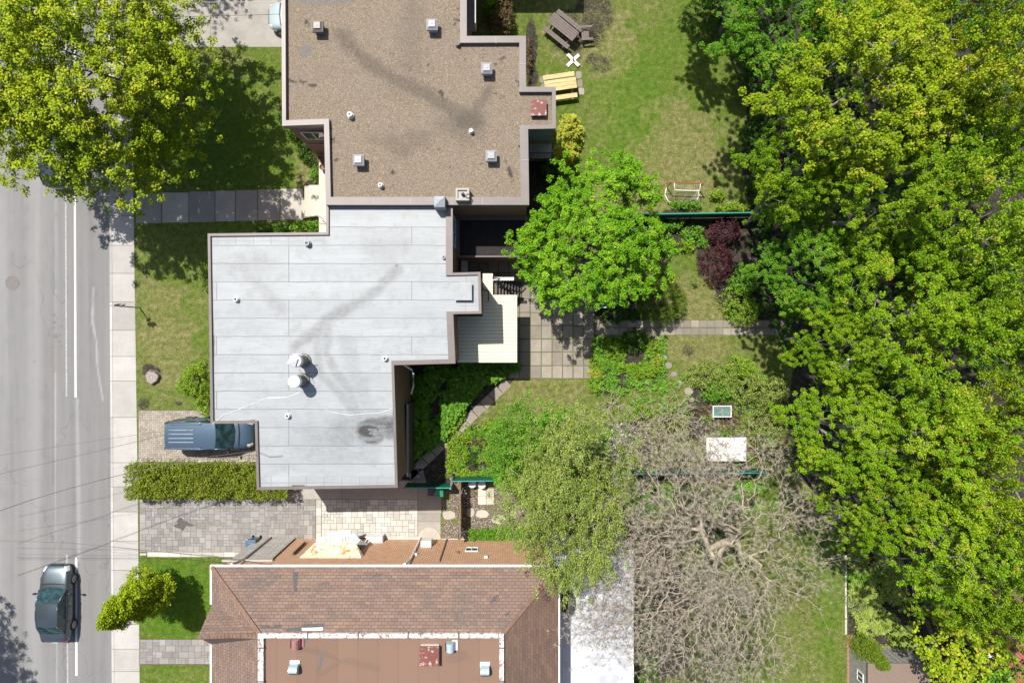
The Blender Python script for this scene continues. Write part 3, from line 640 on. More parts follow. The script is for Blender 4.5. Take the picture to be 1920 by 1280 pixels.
# oil stain on the paved driveway
st(MB().flat([W2(341+15*math.cos(t)*(1+.35*math.sin(3*t+1)+.2*math.sin(7*t)), 982+9*math.sin(t)*(1+.3*math.cos(4*t)+.2*math.sin(6*t))) for t in [i*2*math.pi/40 for i in range(40)]], .0172).build('oil_stain', simple('oil_stain', (.075, .068, .062), .6, .3, 9)))
# brick edge at right and dirt strip
faces_tinted('brick_edging', [prect(1588, 1603, 1190+i*8, 1197.3+i*8) for i in range(20)], .03, simple('edging_brick', (.30, .15, .105), .9, .2, 8), 5, thick=.03)
faces_tinted('white_edging', [prect(1584, 1587, 1040+i*30, 1068+i*30) for i in range(5)], .05, M['whitepaver'], 5, thick=.05)
# ------------------------------------------------------------------ buildings
HR = 6.2
# --- gravel roofed building (A)
PA = [(527, -330), (530, 235), (608.5, 232), (612, 383), (991, 383), (989, 241), (1041, 240), (1041, 164), (985, 164), (985, 68.5), (874, 69), (874, -200), (1046, -200), (1046, -330)]
A = [W2(x, y, HR+.25) for x, y in PA]
assert area(A) > 0
bA = thing('flat_roofed_building', 'two-storey brown brick building with a flat tan gravel roof and six grey roof vents', 'building', (0, 12, 0))
wA = inset(A, .06)
gx0, gx1 = wA[0][0]-.5, W(640, 0)[0]
y_g0, y_g1 = 17.0, 20.6
lowA = [wA[0], (wA[0][0], y_g1), (gx1, y_g1), (gx1, y_g0), (wA[0][0]+.01, y_g0)] + wA[1:]
MB().walls(lowA, -.05, 2.6).flat([(wA[0][0], y_g0), (gx1, y_g0), (gx1, y_g1), (wA[0][0], y_g1)], 2.6).build('lower_wall', M['brick'], bA)
MB().walls(wA, 2.601, HR).build('wall', M['brick'], bA)
def roofA(X, Y):
    h = HR; d = np.zeros(X.shape)
    d = np.maximum(d, .55*stroke(X, Y, [(640, 68), (690, 120), (745, 150), (800, 175), (845, 205), (880, 225)], 20, h, .7, 3))
    d = np.maximum(d, .75*ell(X, Y, 872, 225, 36, 26, h, .5, 4, .8)); d = np.maximum(d, .4*ell(X, Y, 868, 240, 60, 40, h, .5, 5, .9))
    d = np.maximum(d, .5*stroke(X, Y, [(880, 215), (905, 190), (918, 165)], 14, h, .8, 6)); d = np.maximum(d, .25*stroke(X, Y, [(780, 20), (760, 160)], 40, h, .8, 8))
    d = np.maximum(d, .35*ell(X, Y, 760, 270, 60, 30, h, .8, 9, .8)); d = np.maximum(d, .5*stroke(X, Y, [(645, 70), (650, 80)], 5, h, .8, 10))
    sp = np.zeros(X.shape); n = vnoise(X, Y, 6, 33, 2)
    for p in [[(575, 40), (577, 70)], [(840, 60), (860, 30)], [(545, 5), (570, 8)], [(800, 115), (815, 135)], [(935, 185), (965, 182)], [(950, 300), (960, 340)], [(736, 320), (740, 350)], [(860, 20), (862, 55)], [(970, 150), (975, 165)], [(820, 165), (835, 185)], [(930, 120), (955, 100)], [(545, 150), (590, 160)], [(620, 240), (630, 300)], [(900, 30), (905, 60)]]:
        sp = np.maximum(sp, .8*stroke(X, Y, p, 6, h, .9, 12)*(n > .60))
    sp = np.maximum(sp, (vnoise(X, Y, 3.3, 40, 3) > .86)*.6)
    bl = ell(X, Y, 573, 95, 20, 16, h, .5, 14, .6); bl = np.maximum(bl, .6*ell(X, Y, 600, 2, 60, 10, h, .6, 15))
    return d, sp, bl
inA = inset(A, [.16, .24, .22, .36, .38, .16, .16, .22, .3, .3, .3, .3, .2, .2])
o = sheet('roof', inset(A, .1), HR+.0, .07, roofA, M['gravelroof'], bA)
MB().ring(inset(A, -.03), inA, HR-.14, HR+.25).build('parapet_cap', M['cap'], bA)
MB().ring(inset(A, -.012), inset(A, .05), HR-.32, HR-.141).build('fascia', M['capdark'], bA)
# small seams on the cap
for p in ((700, 377), (770, 377), (848, 378), (905, 377), (985, 300), (980, 120), (930, 75)):
    x, y = W2(*p, HR+.25); b = MB()
    b.box(x-.012, x+.012, y-.17, y+.17, HR+.235, HR+.262) if p[1] > 370 or p[1] < 80 else b.box(x-.17, x+.17, y-.012, y+.012, HR+.235, HR+.262)
    b.build('cap_seam', M['ventgrey'], bA)
# concrete band and windows on the notch wall (faces -y)
yN = wA[1][1]; xN0, xN1 = wA[1][0], wA[2][0]
MB().box(xN0-.02, xN1, yN-.03, yN+.05, 2.9, 3.05).build('stone_band', M['concrete'], bA)
def window(par, x0, x1, z0, z1, y=None, x=None, face=-1, fr='white'):
    "window on a wall facing along y (y given) or x (x given); face = outward sign"
    t = .05*face; b = MB(); f = .06
    def bx(a0, a1, c0, c1, d):
        if y is not None: b.box(a0, a1, min(y, y+d), max(y, y+d), c0, c1)
        else: b.box(min(x, x+d), max(x, x+d), a0, a1, c0, c1)
    for a0, a1, c0, c1 in ((x0, x1, z0, z0+f), (x0, x1, z1-f, z1), (x0, x0+f, z0+f, z1-f), (x1-f, x1, z0+f, z1-f), ((x0+x1)/2-.025, (x0+x1)/2+.025, z0+f, z1-f)): bx(a0, a1, c0, c1, t)
    o = b.build('window', M[fr], par); b = MB(); bx(x0+f, x1-f, z0+f, z1-f, t*.35); g = b.build('pane', M['glassy'], o, world=False)
    g.data.transform(Matrix.Translation(-Vector([sum(v) for v in zip(*[p.location for p in chain(par)])])))
    return o
def chain(p):
    r = [Vector((0, 0, 0))]; r = []
    while p: r.append(p); p = p.parent
    return r
window(bA, xN0+.4, xN1-.5, 4.0, 5.2, y=yN); window(bA, 17.8, 19.4, 3.6, 5.0, x=wA[0][0]); window(bA, 12.5, 14.5, 3.6, 5.0, x=wA[0][0]); window(bA, 12.5, 14.5, .8, 2.1, x=wA[0][0])
# rear balcony niche of building A
yB = wA[5][1] if False else wA[6][1]; xb0, xb1 = wA[5][0], wA[6][0]
MB().box(xb0+.02, xb1-.03, yB-.045, yB+.02, 4.35, HR-.34).build('balcony_siding', M['siding'], bA)
bl = MB().box(xb0+.02, xb1+.05, yB-.75, yB-.01, 3.45, 3.6).build('balcony', M['deckgrey'], bA)
b = MB(); b.box(xb0+.03, xb1+.05, yB-.75, yB-.70, 4.4, 4.45)
for i in range(13): x = xb0+.06+i*(xb1-xb0-.05)/12; b.box(x-.012, x+.012, yB-.74, yB-.715, 3.6, 4.4)
rl = b.build('railing', M['black'], bA)
# balcony stub beyond the small notch at the top
x, y = W2(880, 55, 4.6); st_b = MB().box(wA[10][0]+.02, x+.35, y, 22.2, 4.3, 4.45).build('rear_balcony_floor', M['deckgrey'], bA)
MB().box(x+.30, x+.36, y, 22.2, 4.452, 5.3).build('rear_balcony_front', M['white'], bA)
# porch, landing and steps between the buildings
pc = thing('concrete_porch', 'pale concrete porch with steps and a thin rail beside the brown brick wall', 'porch', (*W2(590, 375), 0))
xw = wA[2][0]
x0, y0 = W2(598, 436, .9); _, y1 = W2(598, 281, .9)
faces_tinted('porch_floor', [rect(x0, xw, y0, y1)], .9, M['palecon'], 2, pc, thick=.9)
x2, y2 = W2(569, 405, .6); x3, y3 = W2(598, 347, .6)
faces_tinted('step', [rect(x2+.32, x3+.02, y2, y3)], .6, M['palecon'], 5, pc, thick=.6)
faces_tinted('step', [rect(x2, x2+.319, y2, y3)], .42, M['palecon'], 9, pc, thick=.42)
faces_tinted('step', [rect(x2-.25, x2-.001, y2, y2+1.0)], .2, M['palecon'], 7, pc, thick=.2)
b = MB(); p0, p1, p2 = W(560, 410, 1.0), W(596, 404, 1.75), W(604, 414, 1.75)
b.tube([p0, p1, p2], .02, 6); b.tube([(p0[0], p0[1], 0), p0], .02, 6); b.tube([(p1[0], p1[1], .8), p1], .02, 6); b.tube([(p2[0], p2[1], .8), p2], .02, 6)
b.build('handrail', M['grey'], pc)
for i, (a, c, r) in enumerate(((601, 298, .2), (604, 313, .17))):
    x, y, _ = W(a, c, 1.3); t = thing('flower_pot', ['dark flower pot holding a grey bushy plant, on the pale porch', 'round empty-looking brown pot on the pale porch, lower of the two'][i], 'flower pot', (x, y, .9), 0, 'pots on the concrete porch')
    MB().lathe([(r*.75, 0), (r, .34), (r*1.05, .36), (r*.9, .36), (r*.85, .28), (.01, .28)], (x, y, .9), 20).build('pot', M['terracotta'], t, smooth=False)

# --- silver roofed building (B)
PB = [(612, 384.5), (612, 436), (390, 438.5), (395.5, 793), (478.5, 793), (482, 917.5), (745, 913), (738, 683.5), (853, 680.5), (849, 588), (902, 587), (900, 510.5), (848, 512), (848, 384.5)]
HB = HR-.15
B_ = [W2(x, y, HB+.12) for x, y in PB]
bB = thing('flat_roofed_house', 'flat silver-coated roof house of brown brick attached to the gravel-roofed building', 'house', (-8, 0, 0))
# order of PB runs counter-clockwise in world space
if area(B_) < 0: B_ = B_[::-1]; PB = PB[::-1]
wB = inset(B_, .07)
MB().walls(wB, -.05, HB-.02).build('wall', M['brick'], bB)
def wpx(px):   # width of the cap for each edge, by its middle in the picture
    return None
def roofB(X, Y):
    h = HB; d = np.zeros(X.shape); mx = np.maximum
    d = mx(d, .30*stroke(X, Y, [(745, 508), (715, 535), (690, 555), (650, 580), (610, 600), (590, 625), (555, 650)], 15, h, .9, 3))
    d = mx(d, .22*stroke(X, Y, [(600, 605), (594, 640), (600, 700), (640, 740), (660, 770)], 12, h, .5, 4)); d = mx(d, .22*stroke(X, Y, [(614, 610), (612, 660), (630, 700), (655, 730), (668, 770)], 13, h, .9, 5))
    d = mx(d, .17*stroke(X, Y, [(450, 480), (465, 515), (490, 540), (530, 580)], 18, h, .9, 6)); d = mx(d, .12*ell(X, Y, 470, 500, 60, 30, h, .6, 7, .8))
    d = mx(d, .14*stroke(X, Y, [(650, 640), (665, 700), (690, 760)], 22, h, .6, 8)); d = mx(d, .14*ell(X, Y, 720, 460, 50, 45, h, .7, 9, .9))
    d = mx(d, .30*ell(X, Y, 650, 815, 50, 38, h, .6, 10, .7)); d = mx(d, .16*ell(X, Y, 620, 830, 110, 50, h, .6, 11, .9)); d = mx(d, .20*ell(X, Y, 700, 790, 80, 30, h, .6, 12, .8))
    d = d*1.2
    e = ell(X, Y, 697, 808, 40, 24, h, .22, 13, .25); e2 = ell(X, Y, 725, 800, 25, 22, h, .4, 14, .4); st1 = stroke(X, Y, [(712, 805), (741, 790)], 20, h, .5, 15)
    e = mx(mx(e, e2*.9), st1); d = mx(d, .86*e); core = ell(X, Y, 692, 808, 26, 16, h, .2, 16, .4); inner = ell(X, Y, 695, 810, 33, 19, h, .2, 16, .3)
    d = np.where(inner > .3, d-.20*inner, d); streak = (vnoise(X*.8, Y*3, 2.4, 17, 3) > .42)
    d = mx(d, 1.0*core*(.62+.38*streak)); d = mx(d, .25*ell(X, Y, 745, 508, 9, 6, h, .6, 30, .6))
    edge = (Y < W(0, 893, h)[1]) & (Y > W(0, 914, h)[1]); edge |= (Y > W(0, 459, h)[1]) & (Y < W(0, 438, h)[1]) & (X < W(612, 0, h)[0])
    edge |= (X > W(862, 0, h)[0])
    w = np.zeros(X.shape)
    w = mx(w, stroke(X, Y, [(397, 600), (399, 640), (397, 700)], 4.5, h, 1.2, 20)); w = mx(w, stroke(X, Y, [(440, 792), (476, 790)], 3.5, h, 1.2, 21)); w = mx(w, stroke(X, Y, [(549, 911), (570, 911)], 3, h, 1.2, 22))
    w = mx(w, stroke(X, Y, [(488, 849), (505, 856), (530, 855)], 1.6, h, .5, 23)); w = mx(w, .8*ell(X, Y, 744, 498, 3, 2.5, h, .3, 24)); w = mx(w, .7*stroke(X, Y, [(738, 770), (741, 860)], 2.2, h, 1.2, 25))
    return d, edge.astype(float), w
o = sheet('roof', inset(B_, .06), HB, .055, roofB, M['silver'], bB)
ws_ = []
n = len(B_)
for i in range(n):
    a, c = PB[i], PB[(i+1) % n]; mxp, myp = (a[0]+c[0])/2, (a[1]+c[1])/2
    if mxp > 800 and abs(a[0]-c[0]) < 12 and (myp < 515 or 585 < myp < 690) and mxp < 870: ws_.append(.32)
    elif 670 < myp < 690: ws_.append(.2)
    elif myp < 390: ws_.append(.03)
    else: ws_.append(.11)
MB().ring(inset(B_, -.02), inset(B_, ws_), HB-.16, HB+.12).build('parapet_cap', M['cap'], bB)
# lower east side : ledge, siding, window, downspout
xe = max(p[0] for p in wB if p[1] < W(0, 700, HB)[1] + .2 and p[0] < W(760, 0)[0]+1.2)
y0, y1 = W(0, 893, 2.8)[1], W(0, 757, 2.8)[1]; xle = W(765.5, 0, 2.8)[0]
MB().box(xe+.001, xle, y0, y1, 2.62, 2.8).build('ledge', M['grey'], bB)
MB().box(xe-.02, xe+.1, y0+.05, y1-.05, 0, 2.61).build('lower_siding', M['darkwood'], bB)
yw0, yw1 = W(0, 462, 4.6)[1], W(0, 405, 4.6)[1]; xe2 = max(p[0] for p in wB if abs(p[1]-wB[0][1]) < 9 and p[0] < -2)
xe2 = inset(B_, .07)[[i for i, p in enumerate(PB) if p == (848, 384.5)][0]][0]
window(bB, yw0, yw1, 3.6, 5.0, x=xe2, face=1, fr='iceblue')
b = MB(); p = [W(758, 684, HB-.1), W(772, 693, HB-.8), W(775, 700, HB-1.0), W(775, 722, 3.2), W(771, 738, 2.9)]
b.tube(p, .05, 8); b.build('downspout', M['iceblue'], bB)
# roof hatch, low rear extension
hb = thing('roof_hatch', 'square silver-coated hatch lid on the small projecting corner of the silver roof', 'roof hatch', W(868, 547, HB+.2)[:2]+(HB,))
x0, y1 = W2(853.5, 531.5, HB+.25); x1, y0 = W2(883, 561, HB+.25)
MB().box(x0, x1, y0, y1, HB, HB+.22).box(x0-.05, x1+.05, y0-.05, y1+.05, HB+.221, HB+.27).build('lid', simple('silver_coat', (.29, .305, .315), .5, .14, 3), hb, bevel=.01)
ex = thing('flat_roof_extension', 'low rear extension with a black tarred flat roof deep in the shade', 'extension', W(920, 445)[:2]+(0,))
x0, y1 = W2(859, 411.5, 3.0); x1, y0 = W2(988, 482, 3.0); x0 = xe2+.005; E = rect(x0, x1, y0, wA[4][1]-.01)
MB().prism(inset(E, .05), 0, 2.85).build('wall', M['brick'], ex); MB().flat(inset(E, .1), 2.862).build('roof', M['tar'], ex)
MB().ring(E, inset(E, [.07, .07, .2, .18]), 2.84, 3.0).build('parapet_cap', M['capdark'], ex)
b = MB(); x, y, _ = W(862, 390, 4.5); b.tube([(x, wA[4][1]-.1, HR-.3), (x+.1, wA[4][1]-.1, 3.4)], .06, 8); b.build('downspout', M['capdark'], ex)
# narrow ledge box in the shaded corner
x0, y1 = W2(865, 487, .9); x1, y0 = W2(876, 508.5, .9)
t = thing('grey_cabinet', 'narrow pale grey cabinet standing in the shaded patio corner', 'cabinet', ((x0+x1)/2, (y0+y1)/2, 0)); MB().box(x0, x1, y0, y1, .02, .88).build('case', M['grey'], t, bevel=.015); MB().box(x0-.02, x1+.02, y0-.02, y1+.02, .881, .92).build('lid', M['iceblue'], t)

# --- raised deck with planks, stairs and rail
HD = 2.65
dk = thing('raised_deck', 'raised cream plank deck on posts behind the silver-roofed house', 'deck', W(910, 600)[:2]+(0,))
b = MB(); pl = .195
yy = W(0, 512.5, HD)[1]; yend = W(0, 681, HD)[1]; xr = W(969.5, 0, HD)[0]; xc = W(924, 0, HD)[0]; xl0 = W(897, 0, HD)[0]; xl1 = W(857, 0, HD)[0]
xBW = max(p[0] for p in wB) + .004; yBump = W(0, 588, HD)[1]
while yy > yend+.05:
    y0_ = max(yy-pl, yend); px_y = 640 - (yy-pl/2)*1280/(CAMH-HD)
    xa = xBW if px_y < 590.5 else xl1; xb = xc if px_y < 555 else xr
    b.box(xa, xb, y0_+.007, yy-.007, HD-.05, HD); yy -= pl
b.build('plank_floor', M['cream'], dk)
MB().box(xl1+.02, xr-.03, yend+.02, W(0, 590, HD)[1], HD-.2, HD-.056).box(xBW, xc-.02, W(0, 589, HD)[1]+.01, W(0, 514, HD)[1], HD-.2, HD-.056).box(xc-.01, xr-.03, W(0, 589, HD)[1]+.01, W(0, 557, HD)[1], HD-.2, HD-.056).build('joists', M['darkwood'], dk)
for (a, c) in ((xr-.12, yend+.12), (xr-.12, W(0, 600, HD)[1]), (xl1+.15, yend+.12)): MB().box(a-.06, a+.06, c-.06, c+.06, 0, HD-.201).build('post', M['white'], dk)
b = MB()   # skirt of dark boards on the right side
for i in range(14):
    y = yend+.2+i*.135; b.box(xr-.06, xr-.03, y, y+.115, .1, HD-.21)
b.build('side_boards', M['darkwood'], dk)
b = MB(); yr = W(0, 557, HD)[1]
P = [W(905.5, 540, HD), W(905.5, 544, HD), W(916.5, 546, HD), W(916.5, 565, HD)]
P = [Vector((p[0], p[1], HD)) for p in P]
for z in (.08, .55, .95): b.tube([p+Vector((0, 0, z)) for p in P], .012 if z < .9 else .02, 5)
for p, q in zip(P[:-1], P[1:]):
    m = max(1, int((q-p).length/.1))
    for i in range(m+1): r = p.lerp(q, i/m); b.tube([r, r+Vector((0, 0, .95))], .009, 4, False)
b.build('railing', M['black'], dk)
sx0, sy1 = W(925, 523, 1.6)[:2]; sx1, sy0 = W(965, 554, 1.2)[:2]; sx0 = xc+.01; sx1 = sx0+1.55
sy1 = W(0, 524, 2.0)[1]; sy0 = W(0, 556, 2.0)[1]+.02
b = MB(); nst = 9
for i in range(nst):
    z = HD-.28*(i+1); x = sx0+i*(sx1-sx0)/nst
    if z > .1: b.box(x, x+.22, sy0+.06, sy1-.06, z-.04, z)
b.build('stair_treads', simple('brown_treads', (.10, .085, .07), .7, .2, 5), dk)
b = MB()
for y in (sy0+.02, sy1-.04): b.beam((sx0, y, HD-.15), (sx1+.1, y, .1), .04, .2)
b.build('stringer', M['black'], dk)
b = MB()
for z in (0, -.45): b.beam((sx0, sy1, HD+.55+z), (sx1+.1, sy1, .75+z), .04, .05)
for i in range(14):
    x = sx0+i*(sx1-sx0)/13; z = HD-.2-i*(HD-.2)/14; b.box(x-.012, x+.012, sy1-.012, sy1+.012, z, z+.75)
b.build('stair_rail', M['black'], dk)
# white corrugated strip over the stair edge
b = MB()
ya = W(0, 519.5, HD)[1]; yb_ = W(0, 526, HD)[1]
for i in range(16):
    x = xc+i*(1.17/16); b.box(x, x+.055, yb_+(.02 if i % 2 else 0), ya, HD-.03, HD)
b.build('white_edge', M['white'], dk)

# --- hip roofed house (C)
HE, HT = 5.5, 7.0
bC = thing('hip_roofed_house', 'orange brick house with a brown shingle hip roof around a flat brown centre', 'house', (-6, -18, 0))
ex0, ey1 = W2(397, 1062, HE); ex1, _ = W2(1047, 1056, HE); ix0, iy1 = W2(487, 1187, HT); ix1, _ = W2(943, 1187, HT); ey0 = -26.5; iy0 = ey0+2.9
wx0, wx1, wy1, wy0 = ex0+.32, ex1-.32, -11.56, ey0+.3
MB().walls(rect(wx0, wx1, wy0, wy1), -.05, HE-.05).build('wall', M['orangebrick'], bC)
def uvroof(name, polys, mats, parent, thick=None):
    b = MB(); uvs = []
    for P, (ox, oy), e in polys:   # e = direction along the eave
        n0 = len(b.v); b.add(P, [tuple(range(len(P)))])
        e = Vector(e).normalized(); v = [Vector(p) for p in P]; nrm = (v[1]-v[0]).cross(v[2]-v[0]).normalized(); up = nrm.cross(e)
        uvs += [(p.dot(e)+ox, p.dot(up)+oy) for p in v]
    o = b.build(name, mats, parent); uv = o.data.uv_layers.new(name='UVMap')
    for l in o.data.loops: uv.data[l.index].uv = uvs[l.vertex_index]
    return o
gy1, gyr, gy0 = W(0, 1133, HE)[1], W(0, 1195, HT)[1], W(0, 1207, HE)[1]; gyr = (gy1+gy0)/2
e0 = (ex0, ey1, HE); e1 = (ex1, ey1, HE); i0 = (ix0, iy1, HT); i1 = (ix1, iy1, HT)
north = [e1, e0, i0, i1]; east = [(ex1, ey0, HE), e1, i1, (ix1, iy0, HT)]
westA = [e0, (ex0, gy1, HE), i0]; westB = [(ex0, gy0, HE), (ex0, ey0, HE), (ix0, iy0, HT), (ix0, iy1-.02, HT)]
gr = (ex0-.02, gyr, HT+.02); ge = (ix0+.0, iy1-.1, HT+.02)
south = [(ex0, ey0, HE), (ex1, ey0, HE), (ix1, iy0, HT), (ix0, iy0, HT)]
gabN = [(ex0, gy1, HE), (ex0-.02, gyr, HT), (ix0, iy1-.05, HT), (ix0, iy1, HT)]
gabS = [(ex0-.02, gyr, HT), (ex0, gy0, HE), (ix0, iy1-.25, HT), (ix0, iy1-.05, HT)]
uvroof('shingle_roof', [(north, (0, 0), (-1, 0, 0)), (westA, (0, 3), (0, -1, 0)), (westB, (0, 5), (0, -1, 0)), (gabN, (2, 1), (1, .0, 0)), (gabS, (3, 7), (1, 0, 0)), (south, (0, 0), (1, 0, 0))], M['shingle'], bC)
uvroof('rear_shingle_roof', [(east, (0, 0), (0, 1, 0))], M['shingle2'], bC)
MB().add([(ex0-.0, gy1, HE), (ex0-.02, gyr, HT-.03), (ex0, gy0, HE)], [(0, 1, 2)]).build('gable', M['brick'], bC)
MB().flat(rect(ex0+.02, ex1-.02, ey0, ey1-.02), HE-.04).build('soffit', M['white'], bC)
def brown(X, Y):
    d = np.maximum(.6*stroke(X, Y, [(560, 1215), (610, 1225), (640, 1240), (600, 1265)], 7, HT, .8, 3), .5*stroke(X, Y, [(650, 1238), (710, 1255)], 8, HT, .8, 4)); d = np.maximum(d, .5*ell(X, Y, 860, 1232, 26, 14, HT, .6, 6))
    d = np.maximum(d, .45*stroke(X, Y, [(700, 1196), (790, 1192)], 4, HT, .9, 7)); d = np.maximum(d, .9*ell(X, Y, 649, 1241, 3, 3, HT, .2, 8))
    g = stroke(X, Y, [(603, 1230), (598, 1256)], 4.5, HT, .1, 5)+ stroke(X, Y, [(572, 1193), (572, 1203)], 5, HT, .1, 5)
    return d, g, d*0
sheet('flat_roof', rect(ix0+.05, ix1-.05, iy0+.05, iy1-.05), HT-.05, .08, brown, M['brownroof'], bC)
I_ = rect(ix0, ix1, iy0, iy1)
MB().ring(inset(I_, -.05), inset(I_, [.1, .17, .17, .22]), HT-.06, HT+.12).build('white_curb', M['peelwhite'], bC)
for px in (578, 673, 766, 860): x = W(px, 0, HT)[0]; MB().box(x-.03, x+.03, iy1-.2, iy1+.07, HT+.0, HT+.135).build('curb_joint', M['capdark'], bC)
for py in (1212, 1275):
    y = W(0, py, HT)[1]
    for xa_, xb_ in ((ix0-.07, ix0+.25), (ix1-.2, ix1+.07)): MB().box(xa_, xb_, y-.03, y+.03, HT, HT+.135).build('curb_joint', M['capdark'], bC)
# patched shingles: dark felt where tabs are gone
dz = (HT-HE)/(ey1-iy1); felt = simple('bare_felt', (.085, .08, .08), .9, .25, 8)
def onN(px, py):
    h = HE
    for _ in range(12): x, y, _z = W(px, py, h); h = HE+(ey1-y)*dz
    return (x, y, h+.012)
for q in ([(488, 1171), (503, 1170), (504, 1173), (512, 1173), (514, 1170), (528, 1170), (527, 1176), (512, 1177), (503, 1178), (489, 1178)], [(537, 1177), (567, 1174), (569, 1169), (607, 1168), (608, 1176), (570, 1180), (567, 1182), (536, 1183)], [(549, 1071), (559, 1071), (556, 1107), (551, 1108)], [(925, 1118), (938, 1112), (930, 1125), (918, 1132)], [(700, 1076), (716, 1075), (715, 1079), (701, 1080)], [(943, 1152), (958, 1145), (950, 1156)]):
    v = [onN(*p) for p in q]; MB().add(v, [tuple(range(len(v)))]).build('bare_patch', felt, bC)
b = MB(); q = [onN(*p) for p in ((566, 1176), (606, 1175), (606, 1180), (567, 1181))]; q = [(x, y, z+.02) for x, y, z in q]; n0 = len(b.v); b.v += q; b.f.append((0, 1, 2, 3)); b.mi.append(0); b.build('loose_flashing', M['white'], bC)
# hip caps
hcm = simple('hip_cap_shingle', (.18, .11, .08), .92, .3, 5)
for (p, q, s) in ((e0, i0, 26), (e1, i1, 26)):
    p = Vector(p); q = Vector(q); b = MB()
    for i in range(s):
        a = p.lerp(q, i/s); c = p.lerp(q, (i+1.12)/s); a.z += .02+.012; c.z += .035; b.beam(a, c, .2, .015)
    b.build('hip_cap', hcm, bC)
b = MB(); p, q = Vector((ex0, gyr, HT+.03)), Vector((ix0, iy1-.05, HT+.03)); [b.beam(p.lerp(q, i/16), p.lerp(q, (i+1.1)/16), .18, .015) for i in range(16)]
b.build('ridge_cap', hcm, bC)
# gutters
b = MB()
g = .09
b.box(ex0-g, ex1+.02, ey1, ey1+g, HE-.13, HE+.01); b.build('north_gutter', M['white'], bC)
MB().box(ex0-g, ex0, gy1+.02, ey1-.01, HE-.13, HE+.01).build('front_gutter', M['white'], bC); MB().box(ex0-g, ex0-.002, ey0, gy0-.02, HE-.13, HE+.01).build('front_gutter', M['white'], bC)
MB().box(ex1+.002, ex1+.08, ey0, ey1-.01, HE-.12, HE+.01).build('rear_gutter', M['white'], bC)
# wall details on the north side
def onW(px, py): z = 40-40*369.9/(py-640); return ((px-960)*(40-z)/1280, z)
MB().box(wx0-.02, -12.7, wy1-.05, wy1+.05, .1, 3.95).build('stone_veneer', M['stone'], bC)
MB().box(-12.72, -12.66, wy1, wy1+.06, .1, 3.95).build('veneer_trim', M['darkwood'], bC)
MB().box(wx0-.4, -12.6, wy1-.02, wy1+.1, 3.952, 4.1).build('stone_cap', M['palecon'], bC)
for x, a, mm in ((-14.12, 0, 'grey'), (-5.35, 0, 'white')):
    b = MB(); b.tube([(x, wy1+.1, a), (x, wy1+.1, 4.0), (x-.1, wy1+.22, HE-.25), (x-.1, wy1+.3, HE-.1)], .055, 8)
    b.build('downspout', M[mm], bC)
MB().tube([(-11.83, wy1+.09, 1.0), (-11.83, wy1+.09, 3.1)], .06, 8).build('vent_pipe', M['darkwood'], bC)
MB().tube([(-7.0+3.2, wy1+.05, .2), (-7.0+3.2, wy1+.05, 4.2)], .03, 6).build('conduit', M['capdark'], bC)
# peeling hood awning
b = MB(); z1, z0 = 3.55, 2.85; x0, x1 = -11.4, -8.0; yo = -10.92; b.add([(x0, wy1+.01, z1-.35), (x1, wy1+.01, z1-.35), (x1-.5, yo, z0), (x0+.7, yo, z0), (x0+.05, wy1+.01, z1), (x1-.05, wy1+.01, z1)], [(4, 3, 2, 5), (0, 3, 4), (1, 5, 2)])
aw = b.build('hood_awning', M['peel'], bC)
MB().box(-11.0, -8.4, wy1-.01, wy1+.03, 1.1, 2.75).build('side_window', M['glassy'], bC)
x, z = onW(884, 1033); window(bC, x-.36, x+.36, z-.65, z+.05, y=wy1, face=1)
for p in ((857, 1037), (911, 1045), (779, 1040)):
    x, z = onW(*p); MB().box(x-.09, x+.09, wy1+.001, wy1+.1, z-.12, z+.06).build('wall_vent', M['white' if p[0] != 857 else 'terracotta'], bC)
x, z = onW(800, 1022); MB().box(x-.3, x+.3, wy1, wy1+.35, z-.35, z+.35).build('meter_box', M['white'], bC, bevel=.03)
# low white roofed rear extension
ext = thing('white_roofed_extension', 'low rear extension with a white membrane roof behind the hip-roofed house', 'extension', (4.5, -18, 0))
xa, xb = wx1+.01, W(1188, 0, 3)[0]; yt = W(0, 1030, 3)[1]
MB().walls(rect(xa, xb-.05, ey0, yt-.05), -.05, 2.9).build('wall', M['white'], ext)
def wr(X, Y): d = np.maximum(.8*stroke(X, Y, [(1095, 1232), (1180, 1236)], 2.5, 3, 1.1, 3), .8*ell(X, Y, 1078, 1214, 5, 3, 3, .7, 4)); d = np.maximum(d, .4*stroke(X, Y, [(1100, 1243), (1185, 1247)], 3, 3, 1.1, 5)); d = np.maximum(d, .6*stroke(X, Y, [(1130, 1163), (1140, 1168)], 3, 3, .8, 6)); return np.maximum(d, .5*(vnoise(X, Y, 1.1, 8) > .72)), d*0, d*0
sheet('roof', rect(xa, xb, ey0, yt), 2.96, .08, wr, M['whiteroof'], ext)
MB().ring(rect(xa, xb, ey0, yt), inset(rect(xa, xb, ey0, yt), [.05, .09, .09, .05]), 2.88, 3.02).build('roof_edge', M['white'], ext)

